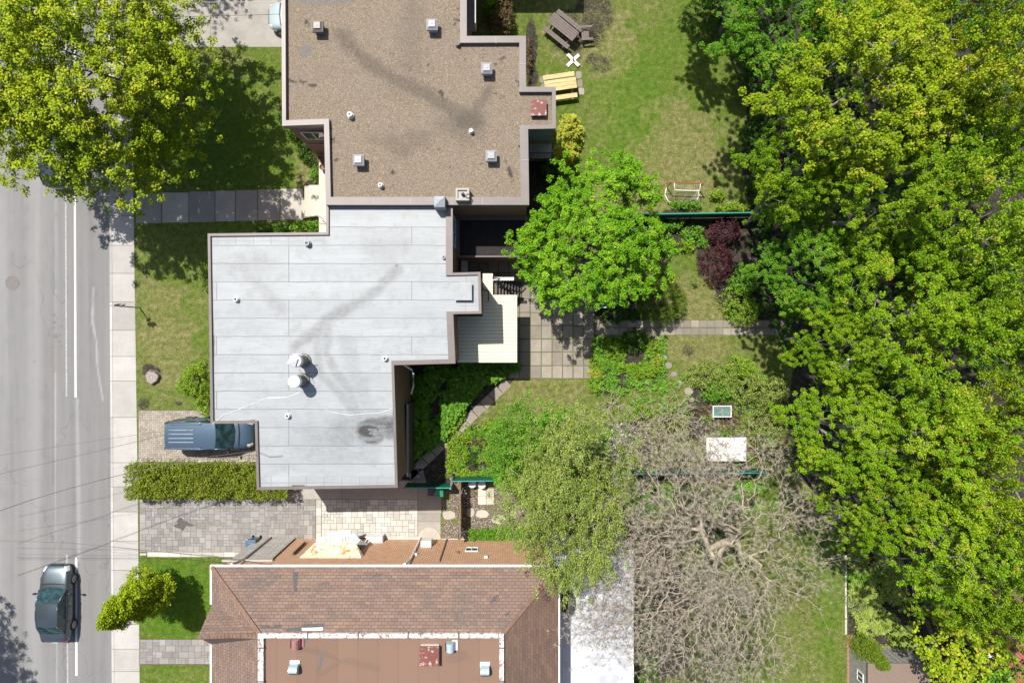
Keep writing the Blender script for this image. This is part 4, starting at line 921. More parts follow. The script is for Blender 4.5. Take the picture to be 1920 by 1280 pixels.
# --- rooftop fittings
def boxvent(px, py, label, c='ventgrey', hh=HR, s=.27):
    x, y, _ = W(px, py, hh+.5); t = thing('roof_vent', label, 'roof vent', (x, y, hh), 0, 'box vents on the gravel roof')
    MB().add(*frustum(x, y, hh-.02, hh+.32, s*.78, s*.66)).build('base', M[c], t)
    MB().add(*frustum(x, y, hh+.321, hh+.50, s*1.0, s*1.0)).add(*frustum(x, y, hh+.501, hh+.56, s*.95, s*.70)).add(*frustum(x, y, hh+.561, hh+.62, s*.66, s*.60)).build('hood', M[c], t, bevel=.008)
    MB().lathe([(.04, 0), (.03, .03), (.01, .035)], (x, y, hh+.62), 8).build('knob', M['iceblue'], t)
def frustum(x, y, z0, z1, a, b):
    return [(x-a, y-a, z0), (x+a, y-a, z0), (x+a, y+a, z0), (x-a, y+a, z0), (x-b, y-b, z1), (x+b, y-b, z1), (x+b, y+b, z1), (x-b, y+b, z1)], [(3,2,1,0),(4,5,6,7),(0,1,5,4),(1,2,6,5),(2,3,7,6),(3,0,4,7)]
boxvent(595, 49, 'pinkish grey box vent at the upper left of the gravel roof', 'cap'); boxvent(810, 46, 'grey box vent near the top of the gravel roof by the small notch')
boxvent(912.5, 128, 'grey box vent on the right part of the gravel roof, above the hatch'); boxvent(672, 300, 'grey box vent at the lower left of the gravel roof'); boxvent(921, 292, 'grey box vent at the lower right of the gravel roof')
def pipe(px, py, hh, h, r, label, c='plasticw', group='pipe vents on the flat roofs', hole=True, rb=None):
    x, y, _ = W(px, py, hh+h); t = thing('pipe_vent', label, 'pipe vent', (x, y, hh), 0, group); rb = rb or r*1.35
    MB().lathe([(rb, -.02), (rb, h*.35), (r, h*.42), (r, h), (r*.55, h), (r*.5, h-.05)], (x, y, hh), 16).build('pipe', M[c], t)
    if hole: MB().lathe([(r*.52, 0), (r*.5, .004)], (x, y, hh+h-.02), 12).build('opening', M['trim'], t)
pipe(655, 214, HR, .35, .12, 'white pipe vent left of centre on the gravel roof'); pipe(712.5, 346, HR, .32, .10, 'pale pipe vent near the lower edge of the gravel roof'); pipe(883, 244, HR, .3, .09, 'white capped pipe in the dark blotch of the gravel roof', hole=False)
pipe(858, 81, HR, .25, .1, 'brown pipe vent beside the notch of the gravel roof', 'capdark'); pipe(975.5, 269, HR, .2, .1, 'short grey pipe in the right parapet of the gravel roof', 'cap')
pipe(441, 561, HB, .22, .11, 'white pipe vent at the left of the silver roof'); pipe(574.5, 455.5, HB, .3, .13, 'dark-mouthed pipe vent near the top edge of the silver roof', 'ventgrey'); pipe(538, 780, HB, .22, .11, 'white pipe vent below the two chimneys on the silver roof')
pipe(721, 672, HB, .22, .11, 'white pipe vent near the inner corner of the silver roof'); pipe(832, 482, HB, .15, .09, 'small dark pipe at the right edge of the silver roof', 'ventgrey')
def chimney(px, py, cap, label, wh):
    x, y, _ = W(px, py, HB); h = 1.35; t = thing('chimney', label, 'chimney', (x, y, HB), 0, 'metal chimneys on the silver roof')
    MB().lathe([(.36, -.02), (.36, .10), (.26, .16), (.27, .5), (.27, .9)], (x, y, HB), 24).build('base', simple('chimney_'+wh, (.16, .15, .14), .6, .4, 6), t, smooth=False)
    MB().lathe([(.24, .9), (.24, 1.02)], (x, y, HB), 20).build('neck', M['trim'], t)
    MB().lathe([(.27, 1.02), (.30, 1.06), (.30, 1.33), (.28, 1.37), (.12, 1.41), (.01, 1.415)], (x, y, HB), 28).build('cap', M[cap], t, smooth=False)
    return x, y
chimney(567.5, 712.5, 'white', 'metal chimney with a clean round white cap, lower of the two', 'a')
cx, cy = chimney(570, 675.5, 'plasticw', 'metal chimney with a bent damaged white cap, upper of the two', 'b')
# bent flap on the damaged cap
t = [o for o in COL.objects if o.name.startswith('chimney') and o.type == 'EMPTY'][-1]
MB().add([(cx-.36, cy-.1, HB+1.44), (cx+.02, cy-.3, HB+1.46), (cx+.16, cy+.12, HB+1.50), (cx-.2, cy+.3, HB+1.43)], [(0, 1, 2, 3)]).build('bent_flap', M['silverm'], t)
MB().tube([(cx-.2, cy+.34, HB+1.2), (cx+.3, cy+.30, HB+1.3)], .02, 5).build('strap', M['silverm'], t)
# loose cables on the roof
def onroof(px, py, d=.015): return W(px, py, HB+d)
for nm, P, c, lb in (('roof_cable', [(398, 795), (420, 777), (455, 768-3), (500, 750-4), (540, 744), (563, 735)], 'plasticw', 'pale cable lying across the silver roof from its left corner to the chimneys'),
                 ('roof_cable', [(587, 748), (600, 762), (625, 773), (655, 778), (690, 775), (712, 774), (738, 765)], 'grey', 'thin grey cable lying across the silver roof from the chimneys to the right edge'),
                 ('guy_wire', [(572, 690), (580, 705), (583, 715), (577, 716)], 'trim', 'thin black wire hanging between the two metal chimneys')):
    pts = [onroof(*p) for p in P]
    if c == 'trim': pts = [(p[0], p[1], HB+1.0-.25*i) for i, p in enumerate(pts)]
    if nm == 'roof_cable' and c == 'plasticw': pts = [W(398, 795, HB+.13)] + pts[1:]; pts[1] = (pts[1][0], pts[1][1], HB+.02)
    tag(MB().tube(pts, .009, 5).build(nm, M[c] if c != 'plasticw' else M['silverm']), lb, 'cable')
# block chimneys on the party wall
x, y, _ = W(824, 378, HR+.75); t = thing('block_chimney', 'square masonry chimney with a bright silver pyramid cap on the party wall', 'chimney', (x, y, HR))
MB().box(x-.27, x+.27, y-.27, y+.27, HB, HR+.62).build('stack', M['concrete'], t); MB().add(*frustum(x, y, HR+.621, HR+.72, .26, .26)).add([(x-.26, y-.26, HR+.721), (x+.26, y-.26, HR+.721), (x+.26, y+.26, HR+.721), (x-.26, y+.26, HR+.721), (x, y, HR+.86)], [(0,1,4),(1,2,4),(2,3,4),(3,0,4)]).build('cap', M['silverm'], t)
x, y, _ = W(867, 364, HR+.6); t = thing('block_chimney', 'square masonry chimney with a dark recessed top and wire ring', 'chimney', (x, y, HR))
b = MB(); O = rect(x-.33, x+.33, y-.3, y+.3); b.ring(O, inset(O, .1), HR, HR+.6); b.build('stack', M['palecon'], t)
MB().box(x-.22, x+.22, y-.19, y+.19, HR, HR+.5).build('dark_top', M['ventgrey'], t); MB().lathe([(.09, 0), (.07, .22), (.02, .23)], (x+.02, y+.0, HR+.5), 10).build('flue', M['trim'], t)
MB().tube([(x+.27+.1*math.cos(a), y-.1+.1*math.sin(a), HR+.63) for a in [i*math.pi/8 for i in range(17)]], .02, 6).build('ring', M['trim'], t)
# hatches
def hatch(px, py, s, hh, label, top, side):
    x, y, _ = W(px, py, hh+.3); t = thing('roof_hatch', label, 'roof hatch', (x, y, hh)); MB().box(x-s, x+s, y-s, y+s, hh-.05, hh+.22).build('curb', M[side], t); MB().box(x-s-.03, x+s+.03, y-s-.03, y+s+.03, hh+.221, hh+.3).build('lid', M[top], t, bevel=.01)
hatch(1010, 202, .36, HR, 'square red hatch with peeling white paint on the gravel roof corner', 'peelred', 'darkwood')
hatch(805, 1230, .44, HT, 'square faded red hatch with a white rim on the brown flat roof', 'peelred', 'white')
def hoodvent(px, py, ang, c, label):
    x, y, _ = W(px, py, HT+.3); t = thing('hood_vent', label, 'hood vent', (x, y, HT-.05), ang, 'curved hood vents on the brown flat roof')
    MB().box(-.24, .24, .02, .28, 0, .06).build('flashing', M['white' if c != 'pink' else 'pink'], t, world=False)
    b = MB(); n = 8; pr_ = [(-.16+.22*math.sin(a), .25+.22*(1-math.cos(a))*0+.25*math.sin(a)) for a in [i*math.pi/16 for i in range(9)]]
    vs = []; fs = []
    for sx in (-.21, .21):
        for i in range(9): a = math.pi*(.0+i/8); vs.append((sx, .22*math.cos(a)-.06, .05+.42*math.sin(a)**.8))
    for i in range(8): fs.append((i, i+1, 10+i, 9+i))
    fs += [tuple(range(9))[::-1], tuple(range(9, 18))]
    b.add(vs, fs).build('hood', M[c], t, world=False, smooth=False)
    MB().box(-.19, .19, -.29, -.25, .04, .3).build('mouth', M['trim'], t, world=False)
hoodvent(555, 1208, R(-90), 'pink', 'faded red hood vent near the upper left of the brown roof'); hoodvent(549, 1254, 0, 'lightblue', 'light blue hood vent at the lower left of the brown roof')
hoodvent(846, 1214, R(-90), 'lightblue', 'light blue hood vent beside the faded red hatch'); hoodvent(909, 1257, 0, 'lightblue', 'light blue hood vent near the right edge of the brown roof')
# shed at the lower right
sh = thing('garden_shed', 'small shed with a dull brown roof and grey board walls by the conical evergreen', 'shed', (*W2(1670, 1270), 0))
HS = 2.3; x0, y1 = W2(1628, 1243, HS); x1, _ = W2(1745, 1243, HS); bx0, by1 = W2(1607, 1222, .2)
yS0 = y1-4
MB().box(x0+.06, x1-.1, yS0, y1-.06, 0, HS-.08).build('wall', M['deckgrey'], sh)
MB().box(x0-.02, x1, yS0, y1, HS-.08, HS).build('roof', simple('shed_roof', (.20, .145, .115), .9, .15, 14), sh)
b = MB()
for i in range(10): xx = x0+.06+i*.34; b.box(xx, xx+.012, y1-.058, y1-.04, .05, HS-.1)
b.build('board_joint', M['darkwood'], sh); window(sh, y1-1.5, y1-.9, 1.0, 1.7, x=x0+.06, face=-1)
hb2 = thing('red_brick_house', 'red brick house corner with white windows glimpsed under the trees at lower right', 'house', (*W2(1905, 1260), 0))
x0, y1 = W2(1888, 1222, 3.2)
MB().box(x0, x0+9, y1-8, y1, 0, 3.2).build('wall', M['redbrick'], hb2); 
x2, y2 = W2(1905, 1200, 4); MB().box(x2, x2+8, y1+.01, y2+1.3, 0, 4).build('rear_wing', M['redbrick'], hb2)
for i in range(4): MB().box(x0-.02+i*.5, x0+.22+i*.5, y1+.001, y1+.05, .9, 2.9).build('white_frame', M['white'], hb2)
x3, y3 = W2(1862, 1220, 2.2); wbx = thing('white_cabinet', 'white cabinet with dark marks half hidden by leaves beside the brick house', 'cabinet', (x3, y3, 0)); MB().box(x3-.3, x3+.35, y3-.35, y3+.35, 0, 2.2).build('panel', M['white'], wbx); MB().box(x3-.1, x3+.15, y3-.1, y3+.05, 2.2, 2.25).build('latch', M['trim'], wbx)
x3, y3 = W2(1594, 681, .8); t = thing('white_box', 'small white utility box standing under the trees', 'utility box', (x3, y3, 0)); MB().box(x3-.17, x3+.17, y3-.25, y3+.25, 0, .75).build('case', M['plasticw'], t, bevel=.02); MB().box(x3-.19, x3+.19, y3-.27, y3+.27, .751, .8).build('lid', M['white'], t)
# ------------------------------------------------------------------ cars
def car(name, label, cat, kind, L, Wd, H, paint, loc, rz):
    t = thing(name, label, cat, loc, rz); hl, hw = L/2, Wd/2
    if kind == 'sedan':
        S = [(-1, .60, .66), (-.985, .74, .80), (-.95, .84, .90), (-.86, .92, .95), (-.72, .965, .97), (-.55, .985, .95), (-.3, 1, .93), (0, 1, .92), (.3, .995, .92), (.46, .985, .91), (.60, .97, .86), (.74, .94, .79), (.86, .87, .72), (.94, .77, .64), (.98, .66, .56), (1, .54, .50)]
        rf, rr, wb, rb, zb = .10, -.46, .40, -.74, .90
        axl = (.60, -.60)
    elif kind == 'van':
        S = [(-1, .62, .80), (-.99, .72, 1.0), (-.965, .82, 1.05), (-.90, .92, 1.07), (-.75, .98, 1.07), (-.5, 1, 1.06), (-.2, 1, 1.05), (0.1, 1, 1.05), (.35, 1, 1.06), (.52, .985, 1.05), (.66, .96, 1.0), (.80, .91, .93), (.90, .84, .84), (.96, .74, .74), (.985, .66, .66), (1, .55, .58)]
        rf, rr, wb, rb, zb = .22, -.93, .53, -.985, 1.03
        axl = (.62, -.58)
    else:
        S = [(-1, .62, .7), (-.985, .76, .88), (-.94, .87, .95), (-.86, .94, .97), (-.7, .98, .97), (-.4, 1, .95), (0, 1, .94), (.3, .995, .94), (.46, .98, .93), (.62, .96, .88), (.76, .92, .81), (.88, .84, .73), (.95, .74, .66), (1, .56, .52)]
        rf, rr, wb, rb, zb = .12, -.72, .44, -.93, .93
        axl = (.63, -.63)
    sec = [(0, 0), (.35, -.004), (.62, -.012), (.80, -.03), (.90, -.07), (.965, -.14), (1, -.27), (1, -.42), (.985, -.56)]
    b = MB(); rows = []
    for (x, w, z) in S:
        r = []
        for (u, dz) in sec: r.append((x*hl, u*w*hw, max(z+dz*(1 if z > .6 else .6), .30)))
        r += [(x*hl, .93*w*hw, .22), (x*hl, 0, .20)]
        rows.append(r)
    m = len(rows[0])
    for sg in (1, -1):
        n0 = len(b.v)
        vs = [(x, y*sg, z) for r in rows for x, y, z in r]
        fs = [(i*m+j, i*m+j+1, (i+1)*m+j+1, (i+1)*m+j) for i in range(len(rows)-1) for j in range(m-1)]
        if sg > 0: fs = [f[::-1] for f in fs]
        b.add(vs, fs)
    for i in (0, len(rows)-1):
        r = rows[i]; loop = [(x, y, z) for x, y, z in r] + [(x, -y, z) for x, y, z in r[-2:0:-1]]
        b.add(loop, [tuple(range(len(loop))) if i == 0 else tuple(range(len(loop)))[::-1]])
    body = b.build('body', M[paint], t, world=False, smooth=True)
    import bmesh
    bm = bmesh.new(); bm.from_mesh(body.data); bmesh.ops.remove_doubles(bm, verts=bm.verts, dist=.001); bmesh.ops.recalc_face_normals(bm, faces=bm.faces); bm.to_mesh(body.data); bm.free(); body.data.shade_smooth()
    md = body.modifiers.new('s', 'SUBSURF'); md.levels = 1; md.render_levels = 1
    # greenhouse
    wbelt = .90*hw; wroof = (.70 if kind != 'van' else .80)*hw; zr = H
    def arc(x, w, z, n=8, bulge=.0, crown=.0): return [(x*hl + bulge*(1-(2*i/n-1)**2), w*(2*i/n-1), z + crown*(1-(2*i/n-1)**2)) for i in range(n+1)]
    A0 = arc(wb, wbelt*.97, zb-.02, bulge=.16); A1 = arc(rf, wroof, zr-.03, bulge=.07, crown=.03)
    R1 = arc(rr, wroof*.95, zr-.05, bulge=-.05 if kind != 'van' else -.02, crown=.03); R0 = arc(rb, wbelt*.90, zb-.02, bulge=-.10)
    def loft(a, c, nm, mt, sub=4, bow=0):
        b = MB(); n = len(a); vs = []
        for k in range(sub+1):
            f = k/sub; vs += [tuple(p*(1-f)+q*f + (bow*math.sin(math.pi*f) if ax == 2 else 0) for ax, (p, q) in enumerate(zip(P, Q))) for P, Q in zip(a, c)]
        b.add(vs, [(k*n+i, k*n+i+1, (k+1)*n+i+1, (k+1)*n+i) for k in range(sub) for i in range(n-1)])
        o = b.build(nm, mt, t, world=False, smooth=True); return o
    def lerp3(p, q, f): return tuple(a*(1-f)+c*f for a, c in zip(p, q))
    loft(A0, A1, 'windshield', M['carglass'], 4, .03); loft(R0, R1, 'rear_window', M['carglass'], 3, .02)
    loft(A1, R1, 'roof', M[paint], 8, .045)
    for sg in (1, -1):
        i0 = -1 if sg > 0 else 0
        bt = [A0[i0], lerp3(A0[i0], R0[i0], .33), lerp3(A0[i0], R0[i0], .66), R0[i0]]; tp = [A1[i0], lerp3(A1[i0], R1[i0], .33), lerp3(A1[i0], R1[i0], .66), R1[i0]]
        bt = [bt[0]]+[(p[0], sg*wbelt, p[2]) for p in bt[1:3]]+[bt[3]]; tp = [tp[0]]+[(p[0], sg*wroof*1.01, p[2]+.03) for p in tp[1:3]]+[tp[3]]
        b = MB(); b.add(bt+tp, [(i, i+1, 5+i, 4+i) for i in range(3)]); b.build('side_window', M['carglass'], t, world=False, smooth=False)
        b = MB()
        b.tube([bt[0], tp[0]], .035, 6); b.tube([bt[3], tp[3]], .05, 6); b.tube([(bt[1][0]-.25, bt[1][1], bt[1][2]), (tp[1][0]-.1, tp[1][1], tp[1][2])], .03, 6); b.tube(tp, .028, 6); b.tube([(p[0], p[1]*1.01, p[2]+.01) for p in bt], .02, 6)
        b.build('pillar', M[paint], t, world=False, smooth=True)
        # mirror
        mx = (wb-.10)*hl; b = MB(); b.lathe([(.02, -.07), (.09, -.05), (.10, .03), (.06, .07), (.01, .08)], (0, 0, 0), 12, 1, 1.1)
        b.xform(Matrix.Translation((mx, sg*(hw+.12), zb+.03)) @ Matrix.Rotation(0, 4, 'X') @ Matrix.Diagonal((.7, 1.1, .8, 1))); b.beam((mx, sg*(hw-.12), zb-.02), (mx, sg*(hw+.1), zb+.0), .06, .03)
        b.build('mirror', M['trim' if paint != 'p_ice' else paint], t, world=False, smooth=True)
        # lights
        def ontop(x): 
            for (a, c) in zip(S[:-1], S[1:]):
                if a[0] <= x <= c[0]: f = (x-a[0])/(c[0]-a[0]); return a[1]*(1-f)+c[1]*f, a[2]*(1-f)+c[2]*f
        def patch(xa, xb, u0, u1, nm, mt):
            vs = []; N_ = 5; K = 4
            for i in range(N_+1):
                x = xa+(xb-xa)*i/N_; w, z = ontop(x)
                for j in range(K+1):
                    u = u0+(u1-u0)*j/K
                    dz = np.interp(u, [s[0] for s in sec[:7]], [s[1] for s in sec[:7]])
                    vs.append((x*hl+(.012 if x > 0 else -.012), sg*(u*w*hw+.008), z+dz+.008))
            b = MB(); b.add(vs, [(i*(K+1)+j, i*(K+1)+j+1, (i+1)*(K+1)+j+1, (i+1)*(K+1)+j) for i in range(N_) for j in range(K)]); b.build(nm, M[mt], t, world=False, smooth=True)
        patch(.84, .955, .72, .99, 'headlight', 'lampclear'); patch(-.985 if kind != 'van' else -.985, -.90 if kind != 'van' else -.93, .74, .99, 'taillight', 'lampred')
        # door handles and seams
        b = MB()
        for x in (.02, -.34): b.obox((x*hl, sg*(hw*.995), zb-.2), (.16, .035, .03))
        b.build('door_handle', M['rim' if kind == 'sedan' else paint], t, world=False)
        b = MB()
        for x in (.36, -.06, -.44): b.obox((x*hl, sg*(hw*1.0), zb-.33), (.012, .02, .5))
        b.build('door_seam', M['trim'], t, world=False)
    b = MB(); wc = .42
    b.beam((wb*hl+.30, -hw*.74, zb+.01), (wb*hl+.36, hw*.0, zb+.03), .05, .012); b.beam((wb*hl+.36, hw*.0, zb+.03), (wb*hl+.30, hw*.74, zb+.01), .05, .012)
    b.build('cowl', M['trim'], t, world=False)
    b = MB(); b.beam((wb*hl+.1, -.5, zb+.04), (wb*hl-.02, .05, zb+.13), .015, .015); b.beam((wb*hl+.16, .1, zb+.03), (wb*hl+.03, .6, zb+.10), .015, .015); b.build('wiper', M['trim'], t, world=False)
    b = MB()   # grille, plate
    b.obox((hl-.02, 0, .52), (.05, .8, .12)); b.build('grille', M['trim'], t, world=False)
    MB().obox((-hl-.005, 0, .62), (.03, .34, .16)).build('number_plate', M['white'], t, world=False)
    for ax in axl:
        for sg in (1, -1):
            b = MB(); b.lathe([(.20, -.11), (.30, -.11), (.325, -.07), (.325, .07), (.30, .11), (.20, .11)], (0, 0, 0), 28); mw = Matrix.Translation((ax*hl, sg*(hw-.10), .325)) @ Matrix.Rotation(R(90), 4, 'X')
            b.xform(mw); w_ = b.build('wheel', M['tyre'], t, world=False, smooth=False)
            b = MB(); b.lathe([(.205, -.02), (.205, .0), (.19, .01)], (0, 0, 0), 28)
            for q in range(7): a = q*2*math.pi/7; b.obox((.10*math.cos(a), .10*math.sin(a), .02), (.19, .035, .02), rz=a)
            b.lathe([(.04, 0), (.04, .03)], (0, 0, 0), 10)
            b.xform(Matrix.Translation((ax*hl, sg*(hw+.012), .325)) @ Matrix.Rotation(R(-90*sg), 4, 'X')); b.build('rim', M['rim'], w_, world=False)
    if kind == 'van':
        b = MB()
        for y in (-.34, -.12, .12, .34): b.beam((rr*hl+.25, y, zr+.035), (rr*hl+1.65, y, zr+.06), .045, .035)
        b.build('roof_rib', M['rib'], t, world=False)
        for sg in (1, -1): MB().tube([(rr*hl+.3, sg*wroof*.9, zr), (rr*hl+.4, sg*wroof*.9, zr+.06), (rr*hl+2.0, sg*wroof*.9, zr+.07), (rr*hl+2.1, sg*wroof*.9, zr)], .022, 6).build('roof_rail', M['rim'], t, world=False)
    if kind == 'sedan': pass
    return t
car('parked_car', 'dark slate sedan standing in the street lane, nose up, with bluish glass', 'car', 'sedan', 4.45, 1.76, 1.44, 'p_sedan', (-26.42, -15.15, RZ), R(90))
car('minivan', 'steel blue minivan with ribbed roof parked nose-in on the tan brick driveway', 'minivan', 'van', 4.85, 1.84, 1.72, 'p_van', (-17.22, -5.30, .014), 0)
car('parked_car', 'navy blue hatchback half hidden under the big street tree', 'car', 'hatch', 4.2, 1.76, 1.5, 'p_navy', (-26.2, 10.95, RZ), R(90))
car('parked_car', 'ice blue car with one end showing at the edge of the gravel roof', 'car', 'hatch', 4.0, 1.75, 1.48, 'p_ice', (-12.08, 18.75, .01), R(180))

# ------------------------------------------------------------------ yard furniture
def picnic(name, label, px, py, ang, L, mat, tw=.78, benches=(-1, 1)):
    x, y, _ = W(px, py, .7); t = thing(name, label, 'picnic table', (x, y, 0), ang)
    n = 3 if mat == 'newwood' else 5; w = tw/n
    for i in range(n): MB().box(-L/2, L/2, -tw/2+i*w+.006, -tw/2+(i+1)*w-.006, .70, .74).build('table_board', M[mat], t, world=False, bevel=.004)
    for s in benches:
        for k in ((0,) if mat == 'newwood' else (0, 1)):
            w2 = .26 if mat == 'newwood' else .125
            y0 = s*(tw/2+.17)+(0 if s > 0 else -w2*(1 if mat == 'newwood' else 2))+k*(w2+.008); MB().box(-L/2, L/2, y0, y0+w2, .42, .46).build('bench_board', M[mat], t, world=False, bevel=.004)
    for s in (-1, 1):
        b = MB(); X = s*(L/2-.28)
        b.box(X-.02, X+.02, -tw/2-.5, tw/2+.5, .33, .42).box(X-.02, X+.02, -tw/2+.05, tw/2-.05, .62, .699)
        for q in (-1, 1): b.beam((X+.045, q*(tw/2+.18), 0), (X+.045, q*.14, .69), .045, .09)
        b.build('leg_frame', M[mat if mat != 'newwood' else 'newwood'], t, world=False)
    return t
picnic('picnic_table', 'weathered dark brown picnic table standing askew on the bare patch of lawn', 1056, 51, R(-39), 1.85, 'weather', .66, (-1, 1))
picnic('picnic_table', 'varnished yellow wooden picnic table beside the corner of the gravel roof', 1051, 159, R(8), 1.83, 'newwood', .64, (-1, 1))
# reclining garden chair
x, y, _ = W(1100, 65, .3); t = thing('garden_chair', 'dark brown slatted garden chair at the end of the weathered picnic table', 'garden chair', (x, y, 0), R(4))
for i in range(4): MB().box(-.30+i*.11, -.205+i*.11, -.26, .26, .34-i*.02, .36-i*.02).build('seat_slat', M['weather'], t, world=False)
for i in range(6):
    a = (i-2.5)*.11; b = MB(); b.beam((.14, (i-2.5)*.085, .28), (.52, (i-2.5)*.15, .95), .02, .07); b.build('back_slat', M['weather'], t, world=False)
for s in (-1, 1):
    MB().box(-.34, .34, s*.36-.06, s*.36+.06, .52, .545).build('arm_rest', M['weather'], t, world=False); MB().box(-.32, -.27, s*.31-.04, s*.31+.04, 0, .52).build('leg', M['weather'], t, world=False); MB().beam((-.3, s*.29, .33), (.42, s*.29, .06), .03, .1).build('leg', M['weather'], t, world=False)
x, y, _ = W(1082, 67, .2); MB_ = MB().lathe([(.09, 0), (.11, .2), (.09, .2), (.08, .05)], (x, y, 0), 14); tag(MB_.build('flower_pot', M['terracotta']), 'tiny pale pot on the ground between the brown picnic table and the slatted chair', 'flower pot')
# white cross stand
x, y, _ = W(1074.5, 113, .1); t = thing('cross_stand', 'white wooden cross-shaped stand lying on the lawn between the two picnic tables', 'stand', (x, y, 0), R(-8))
for k, a in enumerate((R(52), R(-38))):
    for s in (-1, 1): MB().obox((-math.sin(a)*s*.05, math.cos(a)*s*.05, .05+.06*k), (.95, .082, .055), rz=a).build('board', M['white'], t, world=False, bevel=.006)
MB().lathe([(.045, 0), (.045, .28), (.03, .30)], (0, 0, .1), 12).build('socket', M['grey'], t, world=False)
# hockey goal
x, y, _ = W(1283, 352, .5); t = thing('hockey_goal', 'red and white street hockey goal with a torn net on the lawn', 'hockey goal', (x, y, 0), R(178))
b = MB(); b.tube([(-.92, -.1, .03), (-.92, -.1, 1.18)], .03, 8).tube([(.92, -.1, .03), (.92, -.1, 1.18)], .03, 8).tube([(-.95, -.1, 1.2), (.95, -.1, 1.2)], .032, 8); b.build('front_frame', M['red'], t, world=False)
b = MB(); P = [(-.92, -.1, .03), (-1.0, .35, .03), (-.8, .72, .03), (-.4, .86, .03), (.4, .86, .03), (.8, .72, .03), (1.0, .35, .03), (.92, -.1, .03)]; b.tube(P, .03, 8); b.tube([(-.75, -.1, 1.2), (-.7, .32, 1.2), (.7, .32, 1.2), (.75, -.1, 1.2)], .028, 8); b.tube([(0, .32, 1.2), (0, .86, .03)], .024, 8); b.build('rear_frame', M['white'], t, world=False)
b = MB()
for i in range(15):
    u = i/14; xx = -.72+1.44*u; xb_ = -.85+1.7*u; yb_ = .86-.3*abs(2*u-1)**3; b.tube([(xx, .32, 1.2), (xb_, yb_, .03)], .008, 3, False); b.tube([(xx, -.1, 1.2), (xx, .32, 1.2)], .005, 3, False)
for k in range(1, 11):
    f = k/11; b.tube([(-.72*(1-f)-.85*f, .32*(1-f)+.56*f, 1.2-1.17*f), (-.3, .32*(1-f)+.84*f, 1.2-1.17*f), (.3, .32*(1-f)+.84*f, 1.2-1.17*f), (.72*(1-f)+.85*f, .32*(1-f)+.56*f, 1.2-1.17*f)], .008, 3, False)
b.build('net', simple('net_cord', (.42, .38, .36), .8, .1, 5), t, world=False)
# stick lying beside
tag(MB().tube([W(1231, 352, .6), W(1257, 341, 1.1)], .02, 6).tube([W(1231, 352, .6), W(1246, 377, .03)], .02, 6).build('goal_brace', M['red']), 'thin reddish bent rod leaning beside the hockey goal', 'rod')
# sign post on the front lawn edge
x, y, _ = W(262, 577); t = thing('street_sign', 'thin grey sign post on the lawn edge seen from above, throwing a square shadow', 'street sign', (x, y, 0))
MB().tube([(x, y, -.05), (x, y, 2.65)], .035, 8).build('post', M['grey'], t)
MB().obox((x, y+.045, 2.38), (.46, .02, .5), rz=R(12)).build('sign_plate', M['ventgrey'], t); MB().obox((x, y+.045, 1.75), (.30, .02, .2), rz=R(35)).build('small_plate', M['ventgrey'], t)
# stump
x, y, _ = W(285, 707, .15); t = thing('tree_stump', 'round grey tree stump with a cracked pale top on the front lawn', 'tree stump', (x, y, 0))
b = MB(); n = 28; ring_ = lambda r, z, s: [(x+r*math.cos(2*math.pi*k/n)*(1+.07*math.sin(3*k/n*6.28+s)+.05*math.sin(7*k/n*6.28)), y+r*math.sin(2*math.pi*k/n)*(1+.07*math.sin(3*k/n*6.28+s)+.05*math.sin(7*k/n*6.28)), z) for k in range(n)]
b.add(ring_(.46, -.02, 1)+ring_(.40, .06, 1)+ring_(.38, .22, 1)+ring_(.33, .23, 1), [(i*n+k, i*n+(k+1) % n, (i+1)*n+(k+1) % n, (i+1)*n+k) for i in range(3) for k in range(n)]); b.build('bark_ring', M['bark'], t)
ts = NT('stump_rings'); vl = ts.n('ShaderNodeVectorMath', operation='LENGTH'); ts.nt.links.new(ts.co(), vl.inputs[0]); rg_ = ts.math('FRACT', ts.math('ADD', ts.math('MULTIPLY', vl.outputs['Value'], 16), ts.math('MULTIPLY', ts.noise(5, 4), 2.0)))
ts.col(ts.ramp(rg_, [(0, (.19, .15, .13)), (.6, (.36, .31, .28)), (1, (.24, .2, .18))])).rough(.95)
b = MB(); b.add(ring_(.335, .229, 1), [tuple(range(n))]); b.build('cut_top', ts.m, t)
# green sheet fences
def sheetfence(a, c, h, label, panels):
    (xa, ya, _), (xb, yb, _) = W(*a, h), W(*c, h); t = thing('metal_fence', label, 'fence', ((xa+xb)/2, (ya+yb)/2, 0)); b = MB(); n = int((xb-xa)/.09)
    vs = []; fs = []
    for i in range(n+1):
        f = i/n; xx = xa+(xb-xa)*f; yy_ = ya+(yb-ya)*f+(.012 if i % 2 else -.012); vs += [(xx, yy_, .06), (xx, yy_, h-.03)]
    fs = [(2*i, 2*i+2, 2*i+3, 2*i+1) for i in range(n)]
    b.add(vs, fs).build('panel', M['teal'], t)
    MB().beam((xa, ya, h-.015), (xb, yb, h-.015), .06, .035).build('top_rail', M['tealtop'], t)
    for i in range(panels+1):
        f = i/panels; MB().box(xa+(xb-xa)*f-.025, xa+(xb-xa)*f+.025, ya+(yb-ya)*f-.065, ya+(yb-ya)*f-.03, 0, h-.035).build('post', M['teal'], t)
sheetfence((1170, 402), (1440, 398), 1.5, 'long green corrugated metal fence between the two back lawns', 4); sheetfence((849, 902), (935, 901), 1.5, 'short green metal fence beside the vegetable bed, above the two stools', 2)
sheetfence((757, 914), (846, 914.5), 1.5, 'green metal fence section mostly in the shadow of the silver-roofed house', 2); sheetfence((1150, 889), (1440, 886), 1.5, 'green metal fence behind the bare branches of the leafless tree', 5)
x, y, _ = W(845, 905, 1.4); t = thing('gate_post', 'grey metal gate post and hinge where the two short green fences meet', 'gate post', (x, y, 0))
